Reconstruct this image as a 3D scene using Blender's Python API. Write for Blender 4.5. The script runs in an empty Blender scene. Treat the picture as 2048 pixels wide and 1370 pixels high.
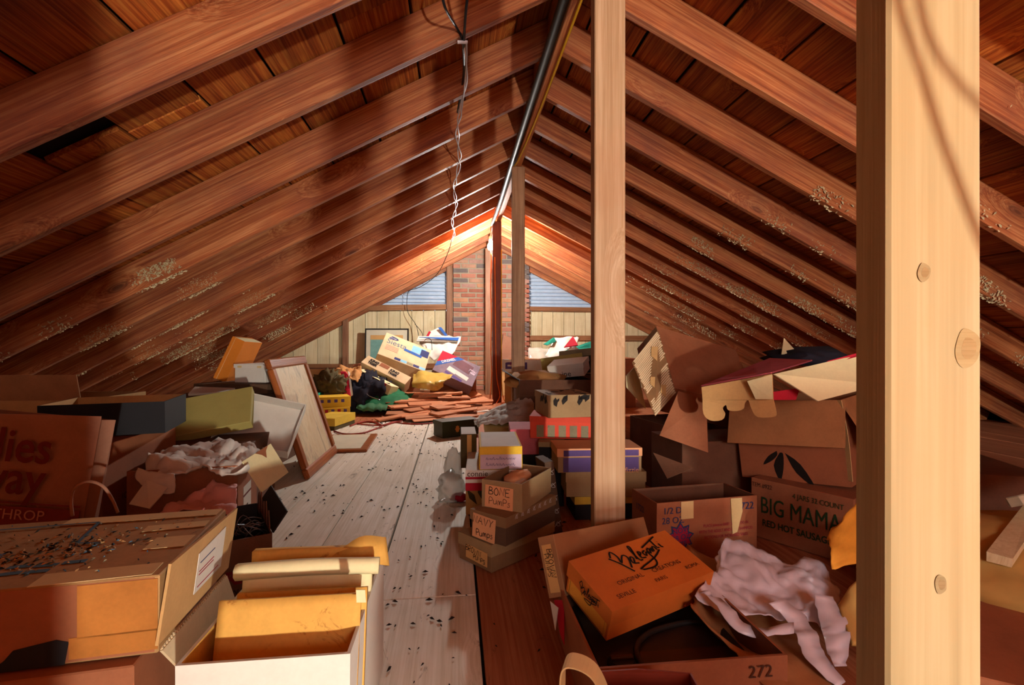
import bpy, bmesh, math, random
from mathutils import Vector, Matrix, Euler, noise
random.seed(7)
R = math.radians
C = bpy.context.scene.collection
SC = bpy.context.scene

# ------------------------------------------------------------------ camera, world, lights, exposure
CH = .66                                   # camera height above the attic floor
YAW = math.atan(.113)
cam = bpy.data.cameras.new('camera'); cam.sensor_width = 36; cam.lens = 1000 / 2048 * 36
cam.clip_start = .02; cam.clip_end = 100
camo = bpy.data.objects.new('camera', cam); C.objects.link(camo)
camo.location = (0, 0, CH); camo.rotation_euler = (R(90), 0, -YAW)
SC.camera = camo
world = bpy.data.worlds.new('world'); SC.world = world; world.use_nodes = True
world.node_tree.nodes['Background'].inputs[0].default_value = (.62, .76, .95, 1)
world.node_tree.nodes['Background'].inputs[1].default_value = 1.2
FAR_BULB = 3000.0       # radiance of the bare bulb by the chimney
NEAR_BULB = 5600.0      # radiance of the work lamp standing behind the camera
def area(name, loc, rot, sx, sy, power, col):
    l = bpy.data.lights.new(name, 'AREA'); l.shape = 'RECTANGLE'; l.size = sx; l.size_y = sy
    l.energy = power; l.color = col
    o = bpy.data.objects.new(name, l); C.objects.link(o); o.location = loc; o.rotation_euler = rot
    return o
# added warm fill from below behind the camera, as from a stair hatch
area('low_fill_light', (-.3, -1.3, .1), (R(180), 0, 0), 1.3, .8, 34, (1, .58, .3))
# added soft fill behind the camera, set against the near gable
area('rear_fill_light', (.5, -2.3 + .04, 1.15), (R(90), 0, 0), 1.3, .7, 36, (1, .92, .9))
SC.view_settings.view_transform = 'Standard'; SC.view_settings.look = 'None'
SC.view_settings.exposure = 0.35; SC.view_settings.gamma = 1.0
SC.view_settings.use_curve_mapping = False

# ------------------------------------------------------------------ geometry helpers
def ray(x, y):
    u = (x - 1024) / 1000; v = (685 - y) / 1000
    return Vector((u * math.cos(YAW) + math.sin(YAW), -u * math.sin(YAW) + math.cos(YAW), v))
def at(x, y, Y):                           # the point a picture position shows at distance Y along the ridge
    r = ray(x, y); return r * (Y / r.y) + Vector((0, 0, CH))
def onz(x, y, z=0.):
    r = ray(x, y); return r * ((z - CH) / r.z) + Vector((0, 0, CH))

def link(name, me, m=None, parent=None, smooth=False):
    o = bpy.data.objects.new(name, me); C.objects.link(o)
    if m is not None and len(me.materials) == 0: me.materials.append(m)
    if parent: o.parent = parent
    if smooth:
        for p in me.polygons: p.use_smooth = True
    return o
def mesh(name, v, f, m=None, parent=None, smooth=False, bevel=0, recalc=False):
    me = bpy.data.meshes.new(name); me.from_pydata([tuple(x) for x in v], [], f)
    if bevel or recalc:
        bm = bmesh.new(); bm.from_mesh(me)
        bmesh.ops.recalc_face_normals(bm, faces=bm.faces)
        if bevel: bmesh.ops.bevel(bm, geom=bm.edges[:], offset=bevel, segments=1, affect='EDGES', clamp_overlap=True)
        bm.to_mesh(me); bm.free()
    me.update()
    return link(name, me, m, parent, smooth)
class MB:
    def __init__(s): s.v = []; s.f = []
    def add(s, v, f):
        b = len(s.v); s.v += [Vector(x) for x in v]; s.f += [tuple(i + b for i in q) for q in f]; return s
    def box(s, x0, x1, y0, y1, z0, z1, j=0):
        v = [Vector((x, y, z)) for z in (z0, z1) for y in (y0, y1) for x in (x0, x1)]
        if j: v = [p + Vector((random.uniform(-j, j), random.uniform(-j, j), random.uniform(-j, j))) for p in v]
        return s.add(v, [(0, 2, 3, 1), (4, 5, 7, 6), (0, 1, 5, 4), (1, 3, 7, 5), (3, 2, 6, 7), (2, 0, 4, 6)])
    def prism(s, poly, off):               # poly: 3D points, extruded by vector off
        n = len(poly); off = Vector(off)
        v = [Vector(p) for p in poly] + [Vector(p) + off for p in poly]
        f = [tuple(range(n))[::-1], tuple(range(n, 2 * n))] + [(i, (i + 1) % n, (i + 1) % n + n, i + n) for i in range(n)]
        return s.add(v, f)
    def tube(s, pts, r, n=6, sub=4, r2=None):
        p = smooth_path(pts, sub); m = len(p); ring = []
        up = Vector((.13, .31, .94))
        for i, q in enumerate(p):
            t = (p[min(i + 1, m - 1)] - p[max(i - 1, 0)])
            t = t.normalized() if t.length > 1e-9 else Vector((0, 0, 1))
            a = t.cross(up)
            if a.length < .05: a = t.cross(Vector((1, 0, 0)))
            a.normalize(); b = t.cross(a)
            rr = r if r2 is None else r + (r2 - r) * i / max(1, m - 1)
            ring.append([q + (a * math.cos(2 * math.pi * k / n) + b * math.sin(2 * math.pi * k / n)) * rr for k in range(n)])
        v = [x for q in ring for x in q]
        f = [(i * n + k, i * n + (k + 1) % n, (i + 1) * n + (k + 1) % n, (i + 1) * n + k) for i in range(m - 1) for k in range(n)]
        f += [tuple(range(n))[::-1], tuple((m - 1) * n + k for k in range(n))]
        return s.add(v, f)
    def lathe(s, prof, n=16, c=(0, 0, 0)):
        c = Vector(c); v = []
        for r, z in prof: v += [c + Vector((r * math.cos(2 * math.pi * k / n), r * math.sin(2 * math.pi * k / n), z)) for k in range(n)]
        f = [(i * n + k, i * n + (k + 1) % n, (i + 1) * n + (k + 1) % n, (i + 1) * n + k) for i in range(len(prof) - 1) for k in range(n)]
        f += [tuple(range(n))[::-1], tuple((len(prof) - 1) * n + k for k in range(n))]
        return s.add(v, f)
    def build(s, name, m, parent=None, smooth=False, bevel=0, recalc=False):
        return mesh(name, s.v, s.f, m, parent, smooth, bevel, recalc)
def smooth_path(pts, sub):
    p = [Vector(q) for q in pts]
    if sub <= 1 or len(p) < 3: return p
    out = []
    for i in range(len(p) - 1):
        a, b, c, d = p[max(i - 1, 0)], p[i], p[i + 1], p[min(i + 2, len(p) - 1)]
        for k in range(sub):
            t = k / sub
            out.append(.5 * ((2 * b) + (c - a) * t + (2 * a - 5 * b + 4 * c - d) * t * t + (3 * b - a - 3 * c + d) * t ** 3))
    out.append(p[-1]); return out
def thing(name, label, cat, loc=(0, 0, 0), rot=(0, 0, 0), group=None):
    o = bpy.data.objects.new(name, None); C.objects.link(o); o.empty_display_size = .05
    o.location = loc; o.rotation_euler = [R(a) for a in rot]
    o['label'] = label; o['category'] = cat
    if group: o['group'] = group
    return o
def tag(o, label, cat, group=None):
    o['label'] = label; o['category'] = cat
    if group: o['group'] = group
    return o
def struct(o): o['kind'] = 'structure'; return o
def lab(o, t): o['label'] = t; return o

# ------------------------------------------------------------------ materials
def lin(h):
    h = h.lstrip('#'); c = [int(h[i:i + 2], 16) / 255 for i in (0, 2, 4)]
    return tuple(x / 12.92 if x <= .04045 else ((x + .055) / 1.055) ** 2.4 for x in c) + (1,)
class NT:
    def __init__(s, name):
        s.m = bpy.data.materials.new(name); s.m.use_nodes = True; s.t = s.m.node_tree
        s.b = s.t.nodes['Principled BSDF']; s.out = s.t.nodes['Material Output']
    def n(s, typ, **k):
        o = s.t.nodes.new(typ)
        for a, b in k.items(): setattr(o, a, b)
        return o
    def l(s, a, b): s.t.links.new(a, b)
    def mix(s, fac, a, b, mode='MIX'):
        o = s.n('ShaderNodeMix', data_type='RGBA', blend_type=mode)
        for sock, val in ((o.inputs[0], fac), (o.inputs[6], a), (o.inputs[7], b)):
            if isinstance(val, (int, float)): sock.default_value = val
            elif isinstance(val, tuple): sock.default_value = val
            else: s.l(val, sock)
        return o.outputs[2]
    def ramp(s, fac, *stops):
        o = s.n('ShaderNodeValToRGB'); e = o.color_ramp.elements
        while len(e) < len(stops): e.new(.5)
        for k, (p, c) in enumerate(stops):
            e[k].position = p; e[k].color = c if isinstance(c, tuple) else (c, c, c, 1)
        s.l(fac, o.inputs[0]); return o.outputs[0]
    def coords(s, scale=(1, 1, 1), rnd=True):
        t = s.n('ShaderNodeTexCoord'); mp = s.n('ShaderNodeMapping'); mp.inputs['Scale'].default_value = scale
        if rnd:
            oi = s.n('ShaderNodeObjectInfo'); ml = s.n('ShaderNodeMath', operation='MULTIPLY'); ml.inputs[1].default_value = 57.
            s.l(oi.outputs['Random'], ml.inputs[0])
            ad = s.n('ShaderNodeVectorMath', operation='ADD'); s.l(t.outputs['Object'], ad.inputs[0]); s.l(ml.outputs[0], ad.inputs[1])
            s.l(ad.outputs[0], mp.inputs[0])
        else: s.l(t.outputs['Object'], mp.inputs[0])
        return mp.outputs[0]
    def noise(s, vec, scale, detail=4, rough=.6, dist=0):
        o = s.n('ShaderNodeTexNoise'); o.inputs['Scale'].default_value = scale; o.inputs['Detail'].default_value = detail
        o.inputs['Roughness'].default_value = rough; o.inputs['Distortion'].default_value = dist
        s.l(vec, o.inputs['Vector']); return o.outputs[0]
    def bump(s, h, strength, dist=.002):
        o = s.n('ShaderNodeBump'); o.inputs['Strength'].default_value = strength; o.inputs['Distance'].default_value = dist
        s.l(h, o.inputs['Height']); s.l(o.outputs[0], s.b.inputs['Normal'])
M = {}
def wood(key, dark, mid, light, axis=0, knots=.5, rough=.6, blot=None, bump=.25, fine=1.0, kcol=None, stain=None, vary=.15):
    t = NT(key); sc = [1, 1, 1]; sc[axis] = .022
    v = t.coords(tuple(sc))
    # growth rings bend round the knots: the knot field distorts the grain lookup
    sc2 = [5.5, 5.5, 5.5]; sc2[axis] = 1.9
    vk = t.coords(tuple(sc2))
    vo = t.n('ShaderNodeTexVoronoi', feature='F1'); vo.inputs['Scale'].default_value = 1.0; t.l(vk, vo.inputs['Vector'])
    keep = t.n('ShaderNodeSeparateColor'); t.l(vo.outputs['Color'], keep.inputs[0])
    has = t.ramp(keep.outputs[0], (.52, 0.), (.56, 1.))
    near = t.mix(1., t.ramp(vo.outputs['Distance'], (.0, 1.), (.38, 0.)), has, 'MULTIPLY')
    bend = t.n('ShaderNodeVectorMath', operation='MULTIPLY_ADD'); t.l(near, bend.inputs[0]); bend.inputs[1].default_value = (.09, .09, .09); t.l(v, bend.inputs[2])
    g = t.noise(bend.outputs[0], 150 * fine, 3, .6, .2)             # fine grain lines
    w = t.noise(bend.outputs[0], 26 * fine, 3, .6, .8)              # broad figure
    base = t.ramp(w, (.3, lin(dark)), (.5, lin(mid)), (.7, lin(light)))
    base = t.mix(.5, base, t.ramp(g, (.36, lin(dark)), (.5, lin(mid)), (.64, lin(light))))
    rings = t.n('ShaderNodeTexWave', wave_type='RINGS', rings_direction='SPHERICAL'); 
    kn = t.mix(1., t.ramp(vo.outputs['Distance'], (.05, 1.), (.075, .45), (.085, .9), (.11, .25), (.17, 0.)), has, 'MULTIPLY')
    t.t.nodes.remove(rings)
    base = t.mix(t.mix(1., kn, (knots, knots, knots, 1), 'MULTIPLY'), base, lin(kcol or blot or dark))
    big = t.noise(t.coords((1, 1, 1)), 2.6, 4, .65)
    base = t.mix(t.ramp(big, (.42, 0.), (.72, .5)), base, lin(blot or dark))
    if stain:
        ss = [3, 3, 3]; ss[axis] = .8
        st = t.noise(t.coords(tuple(ss)), 7, 7, .78, 1.2)
        base = t.mix(t.ramp(st, (.60, 0.), (.68, .75)), base, lin(stain))
    oi = t.n('ShaderNodeObjectInfo'); hsv = t.n('ShaderNodeHueSaturation')
    mr = t.n('ShaderNodeMapRange'); mr.inputs[3].default_value = 1 - vary; mr.inputs[4].default_value = 1 + vary * .9
    t.l(oi.outputs['Random'], mr.inputs[0]); t.l(mr.outputs[0], hsv.inputs['Value']); t.l(base, hsv.inputs['Color'])
    t.l(hsv.outputs[0], t.b.inputs['Base Color']); t.b.inputs['Roughness'].default_value = rough
    t.b.inputs['Specular IOR Level'].default_value = .3
    t.bump(g, bump, .003); M[key] = t.m; return t.m
def card(key, c, var=.25, rough=.8, dirt=None, flute=False, spec=.25, bumps=.15):
    t = NT(key); v = t.coords()
    a = t.noise(v, 7, 5, .65); b = t.noise(v, 160, 2, .5)
    d = lin(c); dk = tuple(x * (1 - var) for x in d[:3]) + (1,); lt = tuple(min(1, x * (1 + var * .45)) for x in d[:3]) + (1,)
    base = t.ramp(a, (.3, dk), (.55, d), (.75, lt))
    base = t.mix(.12, base, t.ramp(b, (.4, dk), (.6, lt)))
    if dirt: base = t.mix(t.ramp(t.noise(v, 16, 6, .75, .8), (.6, 0.), (.68, .8)), base, lin(dirt))
    t.l(base, t.b.inputs['Base Color']); t.b.inputs['Roughness'].default_value = rough
    t.b.inputs['Specular IOR Level'].default_value = spec
    t.bump(a, bumps, .004); M[key] = t.m; return t.m
def plain(key, c, rough=.6, metal=0, trans=0, spec=.3, alpha=1):
    t = NT(key); v = t.coords(); a = t.noise(v, 12, 4)
    d = lin(c); t.l(t.ramp(a, (.3, tuple(x * .86 for x in d[:3]) + (1,)), (.7, d)), t.b.inputs['Base Color'])
    t.b.inputs['Roughness'].default_value = rough; t.b.inputs['Metallic'].default_value = metal
    t.b.inputs['Specular IOR Level'].default_value = spec
    if trans: t.b.inputs['Transmission Weight'].default_value = trans
    if alpha < 1: t.b.inputs['Alpha'].default_value = alpha
    M[key] = t.m; return t.m
def glow(key, c, strength):
    t = NT(key); t.b.inputs['Emission Color'].default_value = lin(c); t.b.inputs['Emission Strength'].default_value = strength
    t.b.inputs['Base Color'].default_value = lin(c); M[key] = t.m; return t.m

wood('rafter', '#74351a', '#a65e34', '#c88c5a', 0, .8, blot='#6a3a34', kcol='#4a2216', vary=.2)
wood('sheath', '#64280c', '#a4521e', '#d08a3c', 1, .9, blot='#5c240e', rough=.65, kcol='#d89a48', vary=.25)
wood('ridge', '#8a4520', '#b06430', '#c88a50', 1, .4)
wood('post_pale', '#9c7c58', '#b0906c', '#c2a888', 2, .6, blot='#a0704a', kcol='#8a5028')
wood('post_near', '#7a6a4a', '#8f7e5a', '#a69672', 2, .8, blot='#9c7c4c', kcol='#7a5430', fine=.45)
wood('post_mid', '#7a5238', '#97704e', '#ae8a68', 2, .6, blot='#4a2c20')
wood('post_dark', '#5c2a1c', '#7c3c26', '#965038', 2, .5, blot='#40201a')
wood('floorwood', '#c8bda6', '#e0d9c8', '#efeadf', 1, .45, blot='#c2b294', rough=.7, bump=.2, kcol='#9c8460', stain='#6e5e4a', vary=.08)
wood('knotwood', '#7a6642', '#8a744e', '#9a845c', 0, 0, blot='#80683f', fine=2); wood('knotheart', '#74592f', '#836840', '#917650', 0, 0, blot='#755c36', fine=3)
wood('floor_red', '#8a4a2a', '#a86440', '#bc8058', 1, .4, blot='#8c5034', rough=.7, bump=.2, stain='#5e3826', vary=.08)  # redder boards; on the right the red also carries the tone of shade
wood('loose', '#9c5c38', '#c08058', '#d8a078', 0, .4, blot='#a0603c', vary=.25)
wood('panel', '#cdbb8c', '#dccda2', '#e8ddb8', 2, .5, blot='#b9a070', rough=.6, bump=.1)
wood('trimwood', '#6e4226', '#96623c', '#b08258', 0, .5)
wood('studwood', '#6e4630', '#946648', '#ac8260', 2, .5)
wood('framewood', '#7a3a18', '#9c5426', '#b4723c', 0, .2, rough=.35)
plain('felt', '#120b08', .95); plain('subfloor', '#1c0f09', .95)
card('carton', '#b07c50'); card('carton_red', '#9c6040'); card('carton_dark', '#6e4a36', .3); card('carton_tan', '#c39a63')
card('carton_inner', '#a87a52'); card('kraft', '#9c6e56', .2); card('kraft_red', '#7c3028', .25)
card('worn', '#b28a58', .35, dirt='#3a2c22'); card('corru', '#dcc49c', .2)
card('manila', '#d9a650', .2, dirt='#8a4a18'); card('cream', '#ded2a2', .15); card('white_card', '#dcd8cc', .12)
card('shoe_brown', '#8a6a48', .2); card('shoe_tan', '#a58a62', .2); card('shoe_dark', '#5e4634', .25)
card('bele', '#d97a30', .12); card('bele_end', '#f0a83c', .12); card('dress', '#a87a52', .15)
card('label_peach', '#e8a878', .1); card('label_tan', '#d8a868', .1); card('paper', '#d4cec2', .12); card('tape', '#d8bc84', .15)
card('tape_brown', '#b87636', .3, rough=.35, spec=.5); card('khaki', '#a99c58', .12); card('yellow', '#d8b440', .2); card('yellow2', '#e0b838', .15); card('lilac', '#cdb6c4', .2)
card('purple', '#5c4a80', .15); card('red', '#e0523c', .15); card('crimson', '#b01c30', .15); card('pink', '#c4606a', .2)
card('olive', '#57492a', .25); card('black_card', '#17161a', .3, spec=.4); card('charcoal', '#2a2522', .3); card('orange', '#d07a24', .15)
card('blue_print', '#2f5aa0', .2); card('teal', '#1f9c84', .2); card('grey_print', '#80707a', .35); card('brown_print', '#6a4a50', .3)
card('navyprint', '#333a66', .2); card('skyprint', '#7fb4cc', .25); card('greybox', '#8c8468', .3, dirt='#4a3a28'); card('tanprint', '#cdb48c', .2)
card('mat_board', '#d8d0b4', .1); card('art', '#7fb0a4', .35); card('torn_face', '#8a6440', .3)
plain('ink', '#15100e', .7); plain('ink_red', '#6e1f1c', .8); plain('ink_darkred', '#7a1420', .8); plain('ink_green', '#1c3a1a', .8); plain('ink_blue', '#2c3c66', .8)
plain('ink_faded', '#4a6a7e', .9); plain('ink_brown', '#4a2c1c', .8); plain('ink_white', '#d8d4cc', .8); plain('ink_crimson', '#a01838', .8); plain('ink_pale', '#c08c78', .8)
plain('tv', '#2c2523', .4); plain('tv_wood', '#40261a', .35); plain('green_tool', '#3a3a1e', .5); plain('emblem', '#d98a3c', .5)
plain('plastic_white', '#e2dae6', .32, spec=.5); plain('plastic_clear', '#d6d2c4', .2, alpha=.45); plain('plastic_yellow', '#d8b85a', .3, alpha=.8, spec=.5)
plain('cloth_white', '#e4dcd0', .9); plain('cloth_pink', '#e8b0aa', .7); plain('cloth_green', '#1f6a42', .8); plain('cloth_navy', '#1c1a26', .9); plain('cloth_red', '#c42038', .7)
plain('cloth_tan', '#c08a52', .9); plain('cloth_plaid', '#3c6a48', .9); plain('foam', '#c8a058', .9); plain('vinyl', '#8a3420', .5); plain('strap', '#dcc48c', .8)
plain('conduit', '#3c3a34', .45, metal=.6); plain('yellow_cable', '#d8a818', .5); plain('black_cable', '#15161a', .5); plain('white_cable', '#cfd3dc', .5)
plain('orange_cord', '#d86a20', .5); plain('red_cord', '#9c3020', .6); plain('steel', '#9aa0a8', .35, metal=.9); plain('bucket', '#b89a5a', .5)
plain('slat', '#c4d4e4', .4, spec=.4); plain('mortar', '#a89c84', .95); plain('porcelain', '#e8e4dc', .3); plain('brass', '#b8964a', .4, metal=.8)
for i, c in enumerate(['#b0705a', '#b97c66', '#a06450', '#b98c72', '#7a6c66', '#b28878', '#c08a68']): card('brick%d' % i, c, .3, .9)
plain('fleck', '#231a14', .9); plain('fluff', '#cbbd94', .95)
glow('bulb_far', '#fdfbf6', FAR_BULB); glow('bulb_near', '#fff8ec', NEAR_BULB)

# ------------------------------------------------------------------ lettering helpers
_font = None
def text_mesh(s, size, sx=1., shear=0., bold=0., align='CENTER'):
    cu = bpy.data.curves.new('lettering', 'FONT'); cu.body = s; cu.size = size; cu.shear = shear; cu.offset = bold
    cu.align_x = align; cu.align_y = 'CENTER'; cu.resolution_u = 3
    o = bpy.data.objects.new('lettering', cu); C.objects.link(o)
    bpy.context.view_layer.update()
    me = bpy.data.meshes.new_from_object(o.evaluated_get(bpy.context.evaluated_depsgraph_get()))
    bpy.data.objects.remove(o); bpy.data.curves.remove(cu)
    for v in me.vertices: v.co.x *= sx
    return me
FACE = {'f': ((1, 0, 0), (0, 0, 1), (0, -1, 0)), 'r': ((0, 1, 0), (0, 0, 1), (1, 0, 0)), 'l': ((0, -1, 0), (0, 0, 1), (-1, 0, 0)),
        'b': ((-1, 0, 0), (0, 0, 1), (0, 1, 0)), 'u': ((1, 0, 0), (0, 1, 0), (0, 0, 1))}
def face_matrix(dim, face, u, v, rot=0, off=.0012):
    a, b, n = [Vector(x) for x in FACE[face]]; w, d, h = dim
    c = {'f': (0, -d / 2, h / 2), 'r': (w / 2, 0, h / 2), 'l': (-w / 2, 0, h / 2), 'b': (0, d / 2, h / 2), 'u': (0, 0, h)}[face]
    m = Matrix((a, b, n)).transposed().to_4x4(); m.translation = Vector(c) + a * u + b * v + n * off
    return m @ Matrix.Rotation(R(rot), 4, 'Z')
def text(p, s, size, m, dim, face, u=0, v=0, rot=0, off=.0016, sx=1., shear=0., bold=0., name='lettering', label=None):
    me = text_mesh(s, size, sx, shear, bold); me.transform(face_matrix(dim, face, u, v, rot, off))
    o = link(name, me, M[m], p)
    if label: o['label'] = label
    return o
def patchf(p, w, h, m, dim, face, u=0, v=0, rot=0, off=.0008, name='label', th=.0008, poly=None, lbl=None):
    pts = poly or [(-w / 2, -h / 2), (w / 2, -h / 2), (w / 2, h / 2), (-w / 2, h / 2)]
    mb = MB().prism([(a, b, 0) for a, b in pts], (0, 0, th))
    M4 = face_matrix(dim, face, u, v, rot, off - th)
    mb.v = [M4 @ q for q in mb.v]
    o = mb.build(name, M[m], p, recalc=True)
    if lbl: o['label'] = lbl
    return o
def ribbon2d(polys, width):
    v = []; f = []
    for pl in polys:
        pts = [Vector((a, b, 0)) for a, b in pl]; base = len(v); n = len(pts)
        for i, q in enumerate(pts):
            t = pts[min(i + 1, n - 1)] - pts[max(i - 1, 0)]
            t = t.normalized() if t.length > 0 else Vector((1, 0, 0))
            s = Vector((-t.y, t.x, 0)) * width * .5
            v += [q + s, q - s]
        f += [(base + 2 * i, base + 2 * i + 1, base + 2 * i + 3, base + 2 * i + 2) for i in range(n - 1)]
    return v, f
def strokes(p, polys, width, m, dim, face, u=0, v=0, rot=0, off=.002, sc=1., name='handwriting'):
    polys = [[(x * sc, y * sc) for x, y in pl] for pl in polys]
    vv, ff = ribbon2d(polys, width); M4 = face_matrix(dim, face, u, v, rot, off)
    return mesh(name, [M4 @ q for q in vv], ff, M[m], p)
GL = {'A': [[(0, 0), (.4, 1), (.8, 0)], [(.15, .4), (.65, .4)]], 'B': [[(0, 0), (0, 1)], [(0, 1), (.4, .92), (.42, .62), (.02, .52)], [(.02, .52), (.56, .4), (.54, .08), (0, 0)]],
      'E': [[(.6, 1), (0, 1), (0, 0), (.62, 0)], [(0, .52), (.45, .54)]], 'M': [[(0, 0), (.1, 1), (.4, .3), (.75, 1), (.85, 0)]],
      'N': [[(0, 0), (.05, 1), (.6, 0), (.65, 1)]], 'O': [[(.3, 1), (.02, .6), (.15, .05), (.5, .05), (.62, .55), (.3, 1)]],
      'P': [[(.05, 0), (0, 1), (.5, .9), (.5, .55), (.03, .45)]], 'R': [[(0, 0), (0, 1), (.5, .9), (.45, .55), (.03, .5), (.55, 0)]],
      'S': [[(.55, .9), (.2, 1), (.05, .7), (.5, .45), (.45, .08), (0, .05)]], 'U': [[(0, 1), (.05, .15), (.3, 0), (.55, .2), (.6, 1)]],
      'V': [[(0, 1), (.35, 0), (.7, 1)]], 'W': [[(0, 1), (.2, 0), (.42, .7), (.65, 0), (.9, 1)]], 'Y': [[(0, 1), (.33, .5), (.7, 1)], [(.33, .5), (.25, 0)]],
      'u': [[(0, .6), (.05, .1), (.3, 0), (.5, .15), (.52, .6)], [(.52, .6), (.55, 0)]], 'm': [[(0, 0), (.02, .6), (.2, .6), (.3, .05), (.34, .55), (.55, .6), (.62, 0)]],
      'p': [[(0, -.35), (.04, .6), (.45, .55), (.42, .1), (.04, .05)]], 's': [[(.4, .55), (.1, .6), (.1, .4), (.4, .25), (.35, 0), (0, .03)]], ' ': []}
def hand(p, s, size, width, m, dim, face, u=0, v=0, rot=0, name='handwriting', step=.86):
    polys = []; x = 0
    for ch in s:
        g = GL.get(ch, []); dy = random.uniform(-.06, .06)
        polys += [(smooth2 if ch in 'BOPRSUump' else list)([(x + a + .06 * b, b + dy) for a, b in pl]) for pl in g]
        x += (max([a for pl in g for a, b in pl] + [.25]) + .22)
    polys = [[(a - x / 2, b - .5) for a, b in pl] for pl in polys]
    return strokes(p, polys, width, m, dim, face, u, v, rot, sc=size, name=name)
def smooth2(pl): return [(q.x, q.y) for q in smooth_path([(a, b, 0) for a, b in pl], 3)]

# ------------------------------------------------------------------ box builders
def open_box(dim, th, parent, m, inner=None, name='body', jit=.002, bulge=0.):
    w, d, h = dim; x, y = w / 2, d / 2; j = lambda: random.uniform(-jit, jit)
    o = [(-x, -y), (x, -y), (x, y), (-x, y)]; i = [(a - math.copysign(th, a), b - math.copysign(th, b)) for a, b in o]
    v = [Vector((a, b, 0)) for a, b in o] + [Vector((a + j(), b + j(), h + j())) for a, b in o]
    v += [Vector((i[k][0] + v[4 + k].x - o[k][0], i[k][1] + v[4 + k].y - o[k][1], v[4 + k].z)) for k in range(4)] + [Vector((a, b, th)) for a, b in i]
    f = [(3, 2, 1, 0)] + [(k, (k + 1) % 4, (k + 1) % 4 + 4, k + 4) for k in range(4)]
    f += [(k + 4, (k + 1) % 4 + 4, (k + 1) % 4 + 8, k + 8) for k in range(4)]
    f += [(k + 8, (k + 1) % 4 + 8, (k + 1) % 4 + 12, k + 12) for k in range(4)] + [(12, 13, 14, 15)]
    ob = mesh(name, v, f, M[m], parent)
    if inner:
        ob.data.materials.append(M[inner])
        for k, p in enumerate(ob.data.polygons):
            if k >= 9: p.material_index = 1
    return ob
def closed_box(dim, parent, m, name='body', bevel=.002, jit=.0015, z0=0):
    w, d, h = dim
    return MB().box(-w / 2, w / 2, -d / 2, d / 2, z0, z0 + h, jit).build(name, M[m], parent, bevel=bevel)
def lid_on(dim, parent, m, lh, over=.003, name='lid'):
    w, d, h = dim; w += 2 * over; d += 2 * over; t = .002
    mb = MB(); x, y = w / 2, d / 2; z1 = h + .003; z0 = z1 - lh
    o = [(-x, -y), (x, -y), (x, y), (-x, y)]; i = [(a - math.copysign(t, a), b - math.copysign(t, b)) for a, b in o]
    v = [(a, b, z0) for a, b in o] + [(a, b, z1) for a, b in o] + [(a, b, z0) for a, b in i] + [(a, b, z1 - t) for a, b in i]
    f = [(4, 5, 6, 7)] + [(k, (k + 1) % 4, (k + 1) % 4 + 4, k + 4) for k in range(4)]
    f += [((k + 1) % 4, k, k + 8, (k + 1) % 4 + 8) for k in range(4)] + [((k + 1) % 4 + 8, k + 8, k + 12, (k + 1) % 4 + 12) for k in range(4)] + [(15, 14, 13, 12)]
    return mb.add(v, f).build(name, M[m], parent)
def flap(parent, dim, side, length, ang, m, th=.004, name='flap', inset=.004, taper=0):
    """ang: 0 = straight up, 90 = folded out flat, 180 = hanging down outside"""
    w, d, h = dim; a, b, n = [Vector(x) for x in FACE[side]]
    half = (w if side in 'fb' else d) / 2 - inset
    c = {'f': (0, -d / 2, h), 'r': (w / 2, 0, h), 'l': (-w / 2, 0, h), 'b': (0, d / 2, h)}[side]
    dirv = b * math.cos(R(ang)) + n * math.sin(R(ang)); nn = a.cross(dirv); c = Vector(c) + n * .001
    p = [c - a * half, c + a * half, c + a * (half - taper) + dirv * length, c - a * (half - taper) + dirv * length]
    return MB().prism(p, nn * th).build(name, M[m], parent, recalc=True)
def carton(name, label, cat, loc, rot, dim, m, inner=None, opened=True, flaps=(), lid=None, th=.004, group=None):
    if isinstance(rot, (int, float)): rot = (0, 0, rot)
    t = thing(name, label, cat, loc, rot, group)
    if opened: open_box(dim, th, t, m, inner)
    else: closed_box(dim, t, m)
    for s, ln, an in flaps: flap(t, dim, s, ln, an, inner or m)
    if lid: lid_on(dim, t, lid[1], lid[0])
    return t
def sheet(name, pts, th, m, parent=None):      # a stiff panel through 3D corner points
    p = [Vector(q) for q in pts]; n = (p[1] - p[0]).cross(p[-1] - p[0]).normalized()
    return MB().prism(p, n * th).build(name, M[m], parent, recalc=True)
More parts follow.
